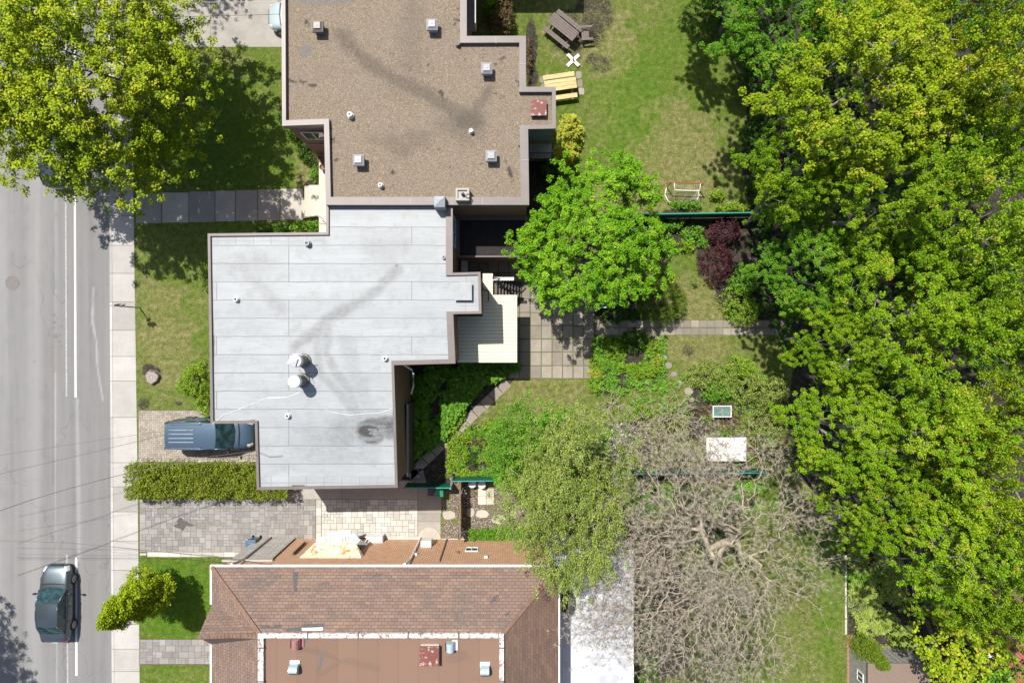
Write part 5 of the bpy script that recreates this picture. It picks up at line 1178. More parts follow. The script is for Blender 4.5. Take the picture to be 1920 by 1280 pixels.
MB().tube([(x, y+.3, 0), (x, y+.3, 1.7)], .04, 8).build('post', M['grey'], t); MB().tube([(x, y-.3, 0), (x, y-.3, 1.6)], .04, 8).build('post', M['grey'], t); MB().beam((x, y-.3, 1.3), (x, y+.3, 1.3), .03, .03).beam((x, y-.3, .6), (x, y+.3, .6), .03, .03).build('crossbar', M['grey'], t)
# rough wooden fence
xf = W(862.5, 0, 1.6)[0]; y0, y1 = W(0, 1012, 1.6)[1], W(0, 904, 1.6)[1]; t = thing('wooden_fence', 'rough brown wooden paling fence running across the gravel yard', 'fence', (xf, (y0+y1)/2, 0))
rng = random.Random(3); y = y0
while y < y1-.05:
    h = 1.55+rng.uniform(-.06, .08); w = .115; k = rng.random()
    if k > .14: MB().obox((xf+.03+rng.uniform(-.01, .01), y+w/2, h/2), (.025, w, h), rz=rng.uniform(-.06, .06)).build('paling', M['fencewood'], t, world=True)
    y += w+.012
for z in (.35, 1.0, 1.42): MB().box(xf-.045, xf+.012, y0, y1, z, z+.09).build('rail', M['fencewood'], t)
for yy_ in (y0+.05, (y0+y1)/2, y1-.05): MB().box(xf-.13, xf-.05, yy_-.05, yy_+.05, 0, 1.6).build('post', M['fencewood'], t)
# stools, hose, plant, bins
def stool(px, py, c, lb):
    x, y, _ = W(px, py, .5); t = thing('round_stool', lb, 'stool', (x, y, 0), 0, 'round stools by the green fence'); MB().lathe([(.21, .44), (.235, .46), (.235, .50), (.21, .52)], (x, y, 0), 24).build('seat', M[c], t)
    for k in range(3): a = k*2.09; MB().tube([(x+.1*math.cos(a), y+.1*math.sin(a), .44), (x+.2*math.cos(a), y+.2*math.sin(a), 0)], .02, 6).build('leg', M['grey'], t)
stool(885.5, 907, 'iceblue', 'pale blue round stool tucked under the short green fence'); stool(903.5, 908.5, 'plasticw', 'white round stool beside the four pale slabs')
x, y, _ = W(874, 918, .3); t = thing('bicycle', 'old bicycle leaning by the rough wooden fence, one wheel seen edge-up', 'bicycle', (x, y, 0))
b = MB(); b.tube([(x+.30*math.cos(a), y+.26*math.sin(a), .5+.20*math.cos(a)) for a in [i*math.pi/12 for i in range(25)]], .02, 5); wl = b.build('wheel', M['trim'], t)
b = MB(); b.tube([(x+.25*math.cos(a)-.12, y-.75+.25*math.sin(a), .4+.2*math.cos(a)) for a in [i*math.pi/12 for i in range(25)]], .02, 5); b.build('wheel', M['trim'], t); MB().tube([(x, y, .5), (x-.12, y-.35, .75), (x-.1, y-.75, .45)], .018, 6).tube([(x, y, .5), (x-.05, y-.3, .3), (x-.1, y-.75, .45)], .018, 6).build('frame', M['blue'], t); MB().tube([(x-.25, y-.02, .95), (x+.1, y-.05, .98)], .015, 6).tube([(x-.06, y-.03, .96), (x, y, .5)], .015, 6).build('handlebar', M['grey'], t)
x, y, _ = W(871, 997, .6); t = thing('folding_stroller', 'blue and white bundle of folded frame parts at the lower end of the wooden fence', 'folded frame', (x, y, 0))
MB().obox((x, y, .55), (.36, .2, .03), rz=R(-15), rx=R(20)).build('seat', M['blue'], t); b = MB()
for k in range(5): b.tube([(x-.2+.06*k, y-.25-.04*k, .02), (x+.12-.05*k, y+.12, .75)], .014, 5)
b.build('frame', M['iceblue'], t)
def bin_(px, py, c, lb, s=.2, sy=.26, h=.95, rz=0, cat='bin'):
    x, y, _ = W(px, py, h); t = thing('wheeled_bin', lb, cat, (x, y, 0), rz); b = MB(); z0 = .05
    b.add([(-s*.8, -sy*.8, z0), (s*.8, -sy*.8, z0), (s*.8, sy*.8, z0), (-s*.8, sy*.8, z0), (-s, -sy, h), (s, -sy, h), (s, sy, h), (-s, sy, h)], [(3,2,1,0),(4,5,6,7),(0,1,5,4),(1,2,6,5),(2,3,7,6),(3,0,4,7)]).build('tub', M[c], t, world=False, bevel=.02)
    MB().box(-s-.02, s+.02, -sy-.03, sy+.03, h+.002, h+.03).box(-s*.62, s*.62, -sy*.7, sy*.7, h+.031, h+.06).build('lid', M[c], t, world=False, bevel=.015)
    MB().tube([(-s*.7, sy+.06, h-.04), (s*.7, sy+.06, h-.04)], .018, 6).build('handle', M['trim'], t, world=False)
    for q in (-1, 1): MB().lathe([(.1, -.02), (.1, .02)], (0, 0, 0), 14).xform(Matrix.Translation((q*s*.8, sy*.85, .1)) @ Matrix.Rotation(R(90), 4, 'Y')).build('wheel', M['tyre'], t, world=False)
bin_(808, 921, 'purplep', 'dark purple bin in the shade against the green fence', .17, .22, .8); bin_(824, 921, 'greenp', 'bright green bin in the shade against the green fence', .2, .27, .9)
bin_(470, 1024, 'blue', 'blue-grey bin standing against the stone-faced wall of the hip-roofed house', .27, .34, 1.0)
# white box and louvred panel by the brick wall
x0, y1 = W2(684, 1006, .75); x1, y0 = W2(717, 1023, .75); t = thing('air_conditioner', 'white boxy air-conditioning unit on the ground by the orange brick wall', 'air conditioner', ((x0+x1)/2, (y0+y1)/2, 0)); MB().box(x0, x1, y0, y1, .05, .75).build('casing', M['white'], t, bevel=.02); MB().box(x1+.001, x1+.03, y0+.06, y1-.06, .12, .68).build('grille', M['grey'], t)
x, y, _ = W(640, 1010, 1.5); t = thing('louvred_canopy', 'pale blue-white louvred canopy panels above the side door, beside the peeling awning', 'canopy', (x, y, 0))
for k, (px, py, a, w) in enumerate(((612, 1016, 28, 1.1), (640, 1009, 8, 1.2), (668, 1018, -38, .95))):
    cx, cy, _ = W(px, py, 1.9)
    for j in range(7):
        v = Vector((-.45+j*.15, 0)); 
        MB().obox((cx+v.x*math.cos(R(a)), cy+v.x*math.sin(R(a)), 1.95-.05*abs(j-3)), (.135, w*.7, .02), rz=R(a), ry=R(12)).build('louvre', M['iceblue' if k != 2 else ('grey' if j > 3 else 'iceblue')], t, world=True)
    MB().tube([(cx, cy-.3, 1.85), (cx, -11.5, 1.6)], .03, 6).build('bracket', M['grey'], t)
MB().box(x-.9, x+.75, y-.40, y-.05, 1.70, 1.76).build('back_panel', M['white'], t)
# tarp
x, y, _ = W(1066, 1132, 3.3); rg = random.Random(5); b = MB(); n = 16; vs = [(x, y, 3.75)]
for r, z in ((.35, 3.55), (.62, 3.2), (.66, 3.0)):
    for k in range(n): a = 2*math.pi*k/n; q = 1+rg.uniform(-.12, .12); vs.append((x+r*.62*q*math.cos(a), y+r*1.15*q*math.sin(a), z+rg.uniform(-.04, .04)*(z > 3.1)))
b.add(vs, [(0, 1+k, 1+(k+1) % n) for k in range(n)]+[(1+i*n+k, 1+(i+1)*n+k, 1+(i+1)*n+(k+1) % n, 1+i*n+(k+1) % n) for i in range(2) for k in range(n)]); tag(b.build('covered_heap', simple('grey_green_tarp', (.075, .085, .08), .7, .2, 4)), 'dark grey-green tarpaulin bunched over a heap on the white extension roof', 'tarpaulin')
# glass table, white table, storage bench
x, y, _ = W(1354, 771, .7); t = thing('glass_table', 'small white-framed table with a greenish glass top among the shrubs', 'table', (x, y, 0)); s, q = .54, .33
O = rect(x-s, x+s, y-q, y+q); MB().ring(O, inset(O, .05), .67, .71).build('frame', M['white'], t); MB().flat(inset(O, .05), .69).build('glass_top', simple('green_glass', (.10, .19, .17), .08, .3, 4), t)
for a in (-1, 1):
    for c in (-1, 1): MB().tube([(x+a*(s-.04), y+c*(q-.04), 0), (x+a*(s-.04), y+c*(q-.04), .67)], .02, 6).build('leg', M['white'], t)
x, y, _ = W(1362, 842, .75); t = thing('white_table', 'large white table top covered by bare twigs near the green fence', 'table', (x, y, 0)); s, q = 1.15, .68
MB().box(x-s, x+s, y-q, y+q, .70, .75).build('table_top', M['white'], t, bevel=.01)
for a in (-1, 1):
    for c in (-1, 1): MB().box(x+a*(s-.1)-.04, x+a*(s-.1)+.04, y+c*(q-.1)-.04, y+c*(q-.1)+.04, 0, .699).build('leg', M['white'], t)
x, y, _ = W(1127, 552, .6); t = thing('storage_bench', 'teal storage bench with a pale rim half hidden by the bright green tree', 'bench', (x, y, 0)); MB().box(x-.33, x+.33, y-.72, y+.72, .05, .55).build('box', simple('teal_panel', (.03, .16, .19), .4, .15, 3), t, bevel=.02); O = rect(x-.37, x+.37, y-.77, y+.77); MB().ring(O, inset(O, .05), .551, .61).build('rim', M['iceblue'], t); MB().flat(inset(O, .05), .575).build('cushion', simple('teal_cushion', (.03, .17, .21), .8, .2, 3), t)
x, y, _ = W(803, 913, .3); tag(MB().lathe([(.10, 0), (.12, .22), (.10, .24), (.02, .24)], (W(784, 893, .2)[0], W(784, 893, .2)[1], 0), 14).build('pail', M['ventgrey']), 'small grey pail on the dark soil by the foot of the diagonal path', 'pail')
# ------------------------------------------------------------------ overhead wires
def wire(P, r, c, lb, sag=.25):
    pts = []
    Q = [Vector(W(*p)) for p in P]
    for i in range(len(Q)-1):
        for k in range(8): pts.append(Q[i].lerp(Q[i+1], k/8))
    pts.append(Q[-1]); tag(MB().tube(pts, r, 5).build('overhead_wire', M[c]), lb, 'wire', 'overhead wires above the street')
wire([(-300, 912, 8), (0, 853, 7.6), (205, 822, 7), (397, 795, 6.25)], .008, 'trim', 'upper thin wire from the street to the front corner of the silver roof')
wire([(-300, 975, 8), (0, 888, 7.6), (150, 853, 7.2), (300, 817, 6.8), (397, 797, 6.3)], .010, 'trim', 'second wire from the street, just below the uppermost, reaching the silver roof')
wire([(-300, 945, 8), (0, 908, 7.6), (210, 878, 7), (480, 845, 6.3)], .006, 'capdark', 'faint third wire from the street, crossing the kerb level with the hedge top')
wire([(-300, 1050, 8), (0, 957, 7.4), (60, 936, 7.3), (120, 918, 7.1), (190, 899, 6.9), (250, 884, 6.8), (370, 862, 6.6), (480, 852, 6.3)], .016, 'trim', 'thick black wavy wire crossing the street above the hedge')
wire([(-300, 985, 8), (0, 994, 7.4), (120, 1004, 7.1), (260, 1019, 6.6), (397, 1041, 6), (505, 1057, 5.6)], .008, 'capdark', 'pale upper wire of the bundle running to the hip-roofed house')
wire([(-300, 1008, 8), (0, 1013, 7.4), (130, 1017, 7.1), (262, 1030, 6.6), (397, 1042, 6), (510, 1058, 5.6)], .010, 'trim', 'thick black wire of the bundle running to the hip-roofed house')
wire([(-300, 1000, 8), (0, 1007, 7.4), (200, 1023, 6.9), (400, 1044, 6), (500, 1059, 5.6)], .006, 'capdark', 'thin middle wire of the bundle running to the hip-roofed house')
wire([(-300, 1012, 8), (0, 1016, 7.4), (200, 1033, 6.9), (330, 1047, 6.3), (430, 1058, 5.6)], .006, 'capdark', 'thin lowest wire of the bundle running to the hip-roofed house')
wire([(-300, 4, 8), (300, 5, 7), (528, 4, 6.4)], .009, 'plasticw', 'pale wire crossing the top driveway near the upper edge'); wire([(-300, 50, 8), (300, 33, 7), (527, 27, 6.4)], .009, 'trim', 'thin dark wire crossing the top driveway below the pale one'); wire([(-300, 110, 8), (380, 145, 7), (529, 150, 6.4)], .008, 'trim', 'thin dark wire crossing the shaded front lawn to the gravel-roofed building')
# ------------------------------------------------------------------ vegetation
def leafcloud(name, P, S, tint, mat, rng, flat=.55, parent=None, asp=.8):
    "one small folded leaf per point; P (n,3), S size, tint per leaf"
    n = len(P); nr = rng.normal(size=(n, 3)); nr /= np.linalg.norm(nr, axis=1)[:, None]
    N = nr*(1-flat)+np.array([-.22, .30, .93])*flat; N /= np.linalg.norm(N, axis=1)[:, None]
    t = rng.normal(size=(n, 3)); t -= N*(t*N).sum(1)[:, None]; t /= np.linalg.norm(t, axis=1)[:, None]; u = np.cross(N, t)
    S = S[:, None]
    V = np.empty((n, 4, 3)); V[:, 0] = P-t*S*.5; V[:, 1] = P+u*S*.5*asp+N*S*.12; V[:, 2] = P+t*S*.62; V[:, 3] = P-u*S*.5*asp+N*S*.12
    me = npmesh(name, V.reshape(-1, 3), np.arange(n*4).reshape(n, 4))
    at = me.attributes.new('tint', 'FLOAT', 'POINT'); at.data.foreach_set('value', np.repeat(np.clip(tint, 0, 1), 4).astype(np.float32))
    me.materials.append(mat); o = bpy.data.objects.new(name, me); COL.objects.link(o); o.parent = parent; return o
def skeleton(pts, root, trunk, bf=.35):
    "tree graph: every point hangs on the cheapest already placed node"
    T = [np.array(root, float)]+[np.array(p, float) for p in trunk]; par = [-1]+list(range(len(trunk)))
    base = T[-1]; order = np.argsort(np.linalg.norm(pts-base, axis=1)); n = len(T)+len(pts)
    X = np.zeros((n, 3)); L = np.zeros(n); m = len(T); X[:m] = T
    for i in range(1, m): L[i] = 0
    L[:m-1] = 50
    par = par+[0]*len(pts)
    for i in order:
        p = pts[i]; c = np.linalg.norm(X[:m]-p, axis=1)+bf*L[:m]; j = int(np.argmin(c)); X[m] = p; par[m] = j; L[m] = L[j]+np.linalg.norm(X[j]-p); m += 1
    return X, np.array(par)
def limbs(name, X, par, rtip, rmax, mat, parent, expo=2.4, rmin_draw=0):
    n = len(X); A = np.zeros(n); ch = np.zeros(n, int)
    for i in range(n-1, 0, -1):
        if ch[i] == 0: A[i] = rtip**expo
        A[par[i]] += A[i]; ch[par[i]] += 1
    r = A**(1/expo); r *= 1; r = np.minimum(r*(rmax/max(r[1], 1e-6))**(np.log(np.maximum(r, rtip)/rtip)/np.log(max(r[1]/rtip, 1.01))), rmax)
    idx = np.arange(1, n); idx = idx[r[idx] >= rmin_draw]
    P0 = X[par[idx]]; P1 = X[idx]; d = P1-P0; Ln = np.linalg.norm(d, axis=1)[:, None]; ok = Ln[:, 0] > 1e-4; P0, P1, d, Ln, idx = P0[ok], P1[ok], d[ok], Ln[ok], idx[ok]
    d = d/Ln; up = np.where(np.abs(d[:, 2:3]) < .9, np.array([[0, 0, 1.]]), np.array([[1., 0, 0]])); a = np.cross(d, up); a /= np.linalg.norm(a, axis=1)[:, None]; b = np.cross(a, d)
    k = 5; r0 = np.minimum(r[par[idx]], r[idx]*1.6)[:, None]; r1 = r[idx][:, None]; V = np.empty((len(idx), 2*k, 3))
    for q in range(k):
        t = 2*math.pi*q/k; w = a*math.cos(t)+b*math.sin(t); V[:, q] = P0+w*r0; V[:, k+q] = P1+w*r1+d*r1*.3
    Q = np.array([[q, (q+1) % k, k+(q+1) % k, k+q] for q in range(k)]); F = (np.arange(len(idx))*2*k)[:, None, None]+Q[None]
    me = npmesh(name, V.reshape(-1, 3), F.reshape(-1, 4)); me.materials.append(mat); o = bpy.data.objects.new(name, me); COL.objects.link(o); o.parent = parent; me.shade_smooth(); return o
def lobes(D, rng, k=5, amp=.2):
    o = np.ones(len(D))
    for _ in range(k): v = rng.normal(size=3)*2.4; o += amp/k*2*np.cos(D@v+rng.random()*6.28)
    return o
def maple(seed, label, cat, Rr=5.0, zc=8.5, Rz=3.9, boughs=95, tips=17, per=17, spread=.95, tsp=.27, ls=.17, mat='maple', trunkmat='bark', flat=.5, crotch=.42, asp=.85, inner=.25, name='maple_tree', grad=.55, off=(0, 0), zmin=-.2):
    rng = np.random.default_rng(seed); t = thing(name, label, cat)
    D = rng.normal(size=(boughs, 3)); D /= np.linalg.norm(D, axis=1)[:, None]; D[:, 2] = np.where(D[:, 2] < zmin, -D[:, 2], D[:, 2])
    rad = (rng.random(boughs)**.33)*.55+.42; rad = np.where(rng.random(boughs) < inner, rad*.65, rad)
    B = D*rad[:, None]*lobes(D, rng)[:, None]*np.array([Rr, Rr, Rz]); B[:, 2] += zc; B[:, 0] += off[0]; B[:, 1] += off[1]
    tint_b = rng.random(boughs)
    k = rng.integers(int(tips*.6), int(tips*1.4), boughs); bi = np.repeat(np.arange(boughs), k)
    out = D[bi]*np.array([1, 1, .2]); T = B[bi]+rng.normal(size=(len(bi), 3))*np.array([spread, spread, spread*.38])+out*rng.random((len(bi), 1))*spread*.5
    # leaves
    c = rng.integers(int(per*.6), int(per*1.4), len(T)); ti = np.repeat(np.arange(len(T)), c)
    Q = rng.normal(size=(len(ti), 3)); Q /= np.linalg.norm(Q, axis=1)[:, None]; Q *= (rng.random((len(ti), 1))**.5)*np.array([tsp, tsp, tsp*.6]); P = T[ti]+Q
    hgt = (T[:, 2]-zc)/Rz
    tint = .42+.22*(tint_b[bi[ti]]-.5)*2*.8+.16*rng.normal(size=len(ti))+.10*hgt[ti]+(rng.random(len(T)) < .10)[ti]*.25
    S = ls*(.7+.6*rng.random(len(P)))
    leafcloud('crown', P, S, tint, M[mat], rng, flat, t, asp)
    inn = rng.random((boughs, 3))*0; mid = B*np.array([.55, .55, 1]); mid[:, 2] = zc*crotch+(B[:, 2]-zc*crotch)*.6
    q3 = T[rng.random(len(T)) < .38]
    pts = np.concatenate([mid[::3], B, q3]); pts = pts+rng.normal(size=pts.shape)*.08
    X, par = skeleton(pts, (0, 0, -.2), [(0.05+off[0]*.2, off[1]*.2, zc*crotch*.5), (off[0]*.5, .08+off[1]*.5, zc*crotch)], .3)
    limbs('trunk', X, par, .008, .24*Rr/5, M[trunkmat], t)
    return t
def place(px, py, h, rpx, zc, Rr):
    x, y, _ = W(px, py, h); rw = .93*rpx*(CAMH-h)/1280; s = rw/Rr; return (x, y, 0), (s, s, h/zc)
LEAN = (-3.0, .9)
protos = [maple(s, 'x', 'tree', mat='maple', trunkmat='greybark', boughs=62, tips=15, per=64, spread=.62, tsp=.27, ls=.10, flat=.58, inner=.10, Rz=4.6) for s in (11, 12, 13)]+[maple(s, 'x', 'tree', mat='maple', trunkmat='greybark', boughs=62, tips=15, per=64, spread=.62, tsp=.27, ls=.10, flat=.58, inner=.10, Rz=4.6, off=LEAN) for s in (14,)]
forest = [
 (1375, -95, 6, 125, 'mapleg', 'green tree whose branch tips hang over the top edge of the lawn'),
 (1455, 60, 8, 135, 'mapleg', 'deep green tree with pale bare limbs at the upper left of the wood'),
 (1580, 195, 10.5, 180, 'mapley', 'large yellow-green tree with orange tips in the upper left of the wood'),
 (1640, -10, 8, 130, 'mapleg', 'green tree at the top edge behind the yellow-green one'),
 (1770, 150, 10.5, 155, 'mapley', 'yellow-green tree with orange tips in the upper middle of the wood'),
 (1850, 10, 8, 150, 'mapleg', 'green tree filling the upper right corner'),
 (1905, 240, 9, 120, 'maple', 'tree at the right edge, level with the grey balcony'),
 (1475, 325, 9, 105, 'maple', 'tree whose left edge overhangs the hockey goal lawn'),
 (1640, 380, 9.5, 120, 'maple', 'tree in the middle of the wood above a dark gap'),
 (1800, 400, 10, 150, 'maple', 'broad tree in the right half, level with the long green fence'),
 (1500, 500, 7, 105, 'mapleg', 'thinly leaved dark green tree beside the burgundy shrub'),
 (1660, 560, 9, 135, 'maple', 'tree in the centre of the wood, level with the garden path'),
 (1875, 560, 9.5, 120, 'maple', 'tree at the right edge just below the middle'),
 (1545, 640, 8, 85, 'maple', 'small tree standing over the white utility box'),
 (1790, 690, 10, 150, 'maple', 'large tree right of centre, level with the two metal chimneys'),
 (1555, 790, 8, 110, 'maple', 'tree overhanging the olive shrubs on their right'),
 (1690, 830, 9, 130, 'maple', 'tree in the lower wood, level with the minivan'),
 (1850, 850, 10.5, 140, 'mapley', 'bright yellow-green tree at the right edge, level with the hedge'),
 (1625, 930, 8, 90, 'maple', 'tree reaching over the lawn strip beside the leafless tree'),
 (1760, 990, 9, 125, 'maple', 'tree above the conical evergreen, lower right'),
 (1880, 1080, 9, 120, 'maple', 'tree above the red brick house corner'),
 (1745, 1095, 7, 58, 'maple', 'small tree leaning over the pale perennial bed'),
]
for i, (px, py, h, rp, m, lb) in enumerate(forest):
    loc, scl = place(px, py, h, rp, 8.5, 5.0); p = protos[i % 3]; rz = (i*137 % 360)*math.pi/180
    if px < 1600:
        p = protos[3]; rz = ((i*53) % 70-35)*math.pi/180; c_, s_ = math.cos(rz), math.sin(rz); loc = (loc[0]-scl[0]*(LEAN[0]*c_-LEAN[1]*s_), loc[1]-scl[0]*(LEAN[0]*s_+LEAN[1]*c_), 0)
    lb = lb
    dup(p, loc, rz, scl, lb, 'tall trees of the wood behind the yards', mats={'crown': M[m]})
for p in protos:
    for c in list(p.children): bpy.data.objects.remove(c)
    bpy.data.objects.remove(p)
t = maple(31, 'small yellow-leaved tree beside the brown shed roof at lower right', 'tree', Rr=2.2, zc=4.5, Rz=1.7, boughs=30, tips=10, per=14, spread=.5, tsp=.22, ls=.15, mat='mapley', trunkmat='stem', name='yellow_tree'); t.location = W2(1795, 1205, 4.5)+(0,)
t = maple(32, 'loose green shrubby tree partly hiding the brick house corner at lower right', 'tree', Rr=2.6, zc=3.4, Rz=1.7, boughs=34, tips=9, per=12, spread=.5, tsp=.22, ls=.14, mat='mapleg', trunkmat='stem', name='young_tree'); t.location = W2(1880, 1250, 3.4)+(0,)
# the big street tree and its neighbours outside the frame
t = maple(41, 'big yellow-green street tree spreading over the kerb at the upper left', 'tree', Rr=5.35, zc=6.9, Rz=4.1, zmin=-.8, boughs=165, tips=22, per=44, spread=.95, tsp=.26, ls=.10, mat='street', flat=.58, trunkmat='bark', name='street_tree', inner=.2); t.location = (-21.1, 13.1, 0)
c = dup(t, (-35.6, -16.2, 0), 2.0, (.78, .78, 1.15), 'street tree beyond the left edge whose shadow falls on the road at lower left'); 
c = dup(t, (-19.6, 26.3, 0), 4.0, (.60, .60, .9), 'tree beyond the top edge whose shadow touches the top driveway')
# bright green round-leaved tree behind the patio
t = maple(51, 'vivid green dense tree overhanging the slab patio', 'tree', Rr=3.75, zc=4.7, Rz=2.3, boughs=125, tips=12, per=60, spread=.46, tsp=.22, ls=.082, mat='norway', trunkmat='bark', name='patio_tree', flat=.55, inner=.12); t.location = W2(1112, 448, 4.7)+(0,); t.scale = (.93, .93, 1)
# low branch reaching over the black roof
# olive-leaved tree and green round tree
t = maple(61, 'olive-green fine-leaved tree over the corner of the hip roof', 'tree', Rr=3.6, zc=6.6, Rz=2.6, boughs=120, tips=13, per=52, spread=.5, tsp=.25, ls=.075, mat='olive', trunkmat='barebark', name='olive_leaved_tree', flat=.4, asp=.65, inner=.12); t.location = W2(1072, 940, 6.6)+(0,); t.scale = (.78, 1.14, .9)
t = maple(62, 'mid-green rounded small tree beside the vegetable bed', 'tree', Rr=2.35, zc=3.6, Rz=2.1, boughs=110, tips=14, per=34, spread=.36, tsp=.2, ls=.08, mat='green', trunkmat='stem', name='round_tree', flat=.4, asp=.6, inner=.1); t.location = W2(1003, 843, 3.6)+(0,)
# leaning-looking upright tree on the lower front lawn
def upright(label, name, mat, loc, h, r, seed, ls=.13, n=5200, prof=None, zb=1.1, flat=.4, asp=.8, cl=16):
    rng = np.random.default_rng(seed); t = thing(name, label, 'tree' if h > 2.5 else 'shrub', loc); m = n//cl
    z = rng.random(m); rr = (prof or (lambda z: np.sin(np.pi*np.clip(z*.86+.14, 0, 1))**.7))(z)*r; a = rng.random(m)*6.283; f = rng.random(m)**.4; wob = 1+.18*np.sin(a*3+z*9)+.1*np.sin(a*5-z*6)
    C = np.stack([np.cos(a)*rr*f*wob, np.sin(a)*rr*f*wob, zb+z*(h-zb)], 1); ti = np.repeat(np.arange(m), cl)
    Q = rng.normal(size=(m*cl, 3)); Q /= np.linalg.norm(Q, axis=1)[:, None]; P = C[ti]+Q*(rng.random((m*cl, 1))**.5)*.19*(1 if ls > .08 else .6)
    tint = .45+.15*(rng.random(m)-.5)[ti]*2+.17*rng.normal(size=m*cl)
    leafcloud('crown', P, ls*(.7+.6*rng.random(len(P))), tint, M[mat], rng, flat, t, asp)
    X, par = skeleton(C[::4]*np.array([.8, .8, 1]), (0, 0, -.1), [(0, 0, zb), (.03, 0, zb+(h-zb)*.3), (0, .03, zb+(h-zb)*.6)], .5); limbs('trunk', X, par, .008, .07, M['bark'], t); return t
upright('slender bright green tree leaning over the pavement from the lower front lawn', 'young_maple', 'street', (*W2(312, 1086), 0), 6.4, 1.45, 71, ls=.085, n=30000, cl=30, flat=.5, zb=1.3, prof=lambda z: (1-z)**.62*np.clip(z*7+.35, 0, 1))
upright('dense yellow-green conical evergreen beside the brown shed roof', 'conical_evergreen', 'cedar', (*W2(1610, 1205), 0), 3.1, .82, 72, ls=.07, n=20000, prof=lambda z: (1-z)**.62, zb=.1, asp=.4, cl=14)
# the large leafless tree
def bare(seed=7):
    rng = np.random.default_rng(seed); t = thing('leafless_tree', 'large leafless tree with a dense tangle of beige-grey branches', 'tree', (*W2(1318, 960), 0))
    bx, by = t.location.x, t.location.y
    cx, cy, _ = W(1350, 1060, 6.3); cx -= bx; cy -= by; n = 6800
    nb = 75; D = rng.normal(size=(nb, 3)); D[:, 2] = np.abs(D[:, 2])-.1; D /= np.linalg.norm(D, axis=1)[:, None]
    Bc = D*(rng.random(nb)**.42)[:, None]*lobes(D, rng, 6, .2)[:, None]*np.array([6.7, 6.3, 2.9]); bi = rng.integers(0, nb, n); P = Bc[bi]+rng.normal(size=(n, 3))*np.array([.95, .95, .55])*(.5+.5*rng.random((n, 1)))
    P[:, 0] += cx; P[:, 1] += cy; P[:, 2] += 5.6
    P = P[P[:, 2] > 3.2]
    c2 = rng.normal(size=(500, 3))*np.array([1.4, .9, .5])+np.array([W(1200, 830, 4.5)[0]-bx, W(1200, 830, 4.5)[1]-by, 4.6]); P = np.concatenate([P, c2[c2[:, 2] > 3.2]])
    P = P+.10*np.stack([np.sin(P[:, 1]*3+P[:, 2]*2), np.sin(P[:, 0]*3-P[:, 2]), np.sin(P[:, 0]*2+P[:, 1]*3)*.6], 1)
    X, par = skeleton(P, (0, 0, -.3), [(.2, -.1, 1.4), (.42, -.2, 2.6), (.75, -.45, 3.6)], .24)
    limbs('trunk', X, par, .0042, .23, M['barebark'], t, expo=2.35)
    # short twigs
    k = 100000; i = rng.integers(40, len(X), k); d = rng.normal(size=(k, 3)); out = X[i]-X[par[i]]; out /= np.linalg.norm(out, axis=1)[:, None]+1e-6; d = d*.55+out*.9; d /= np.linalg.norm(d, axis=1)[:, None]
    Lw = (.14+.26*rng.random(k))[:, None]; P0 = X[i]; P1 = P0+d*Lw; s = np.cross(d, rng.normal(size=(k, 3))); s /= np.linalg.norm(s, axis=1)[:, None]; w = .0040
    s2 = np.cross(d, s); V = np.empty((k, 4, 3)); V[:, 0] = P0+s*w; V[:, 1] = P0-s*w*.5+s2*w; V[:, 2] = P0-s*w*.5-s2*w; V[:, 3] = P1
    Q = (np.arange(k)*4)[:, None, None]+np.array([[0, 1, 3], [1, 2, 3], [2, 0, 3]])[None]
    me = npmesh('twigs', V.reshape(-1, 3), Q.reshape(-1, 3)); me.materials.append(simple('twig', (.40, .35, .28), .9, .25, 3)); o = bpy.data.objects.new('twigs', me); COL.objects.link(o); o.parent = t
bare()

def bush(px, py, rx, ry, h, mat, label, seed=0, ls=.09, dens=1.0, name='shrub', group=None, flat=.4, asp=.7, cat='shrub', cl=.16, clip=False, hc=None, stem=True):
    "a shrub: leaf tufts on a lobed dome; rx, ry in photo pixels measured at its mid height"
    rng = np.random.default_rng(seed+100); hm = (hc or h*.6); x, y, _ = W(px, py, hm); k = (CAMH-hm)/1280; a, b = rx*k, ry*k
    t = thing(name, label, cat, (x, y, 0), 0, group)
    area_ = math.pi*a*b*1.6+h*(a+b)*1.2; m = int(area_*22*dens/(cl/.16)**2)+8
    D = rng.normal(size=(m, 3)); D /= np.linalg.norm(D, axis=1)[:, None]; D[:, 2] = np.abs(D[:, 2])
    f = 1-.42*rng.random(m)**1.6; lb = lobes(D, rng, 6, .04 if clip else .20)
    C = D*(f*lb)[:, None]*np.array([a, b, h*.86]); C[:, 2] += h*.08
    n = int(15*(.09/ls)**.8*(cl/.16)); ti = np.repeat(np.arange(m), n); Q = rng.normal(size=(m*n, 3)); Q /= np.linalg.norm(Q, axis=1)[:, None]; P = C[ti]+Q*(rng.random((m*n, 1))**.6)*cl*np.array([1, 1, .7]); P[:, 2] = np.maximum(P[:, 2], .03)
    tint = .45+.16*(rng.random(m)-.5)[ti]*2+.17*rng.normal(size=m*n)
    leafcloud('foliage', P, ls*(.7+.6*rng.random(len(P))), tint, M[mat], rng, flat, t, asp)
    if stem:
        X, par = skeleton(C[::max(1, m//40)]*.85, (0, 0, -.05), [(0, 0, .08)], .5); limbs('stem', X, par, .006, .03, M['stem'], t)
    return t
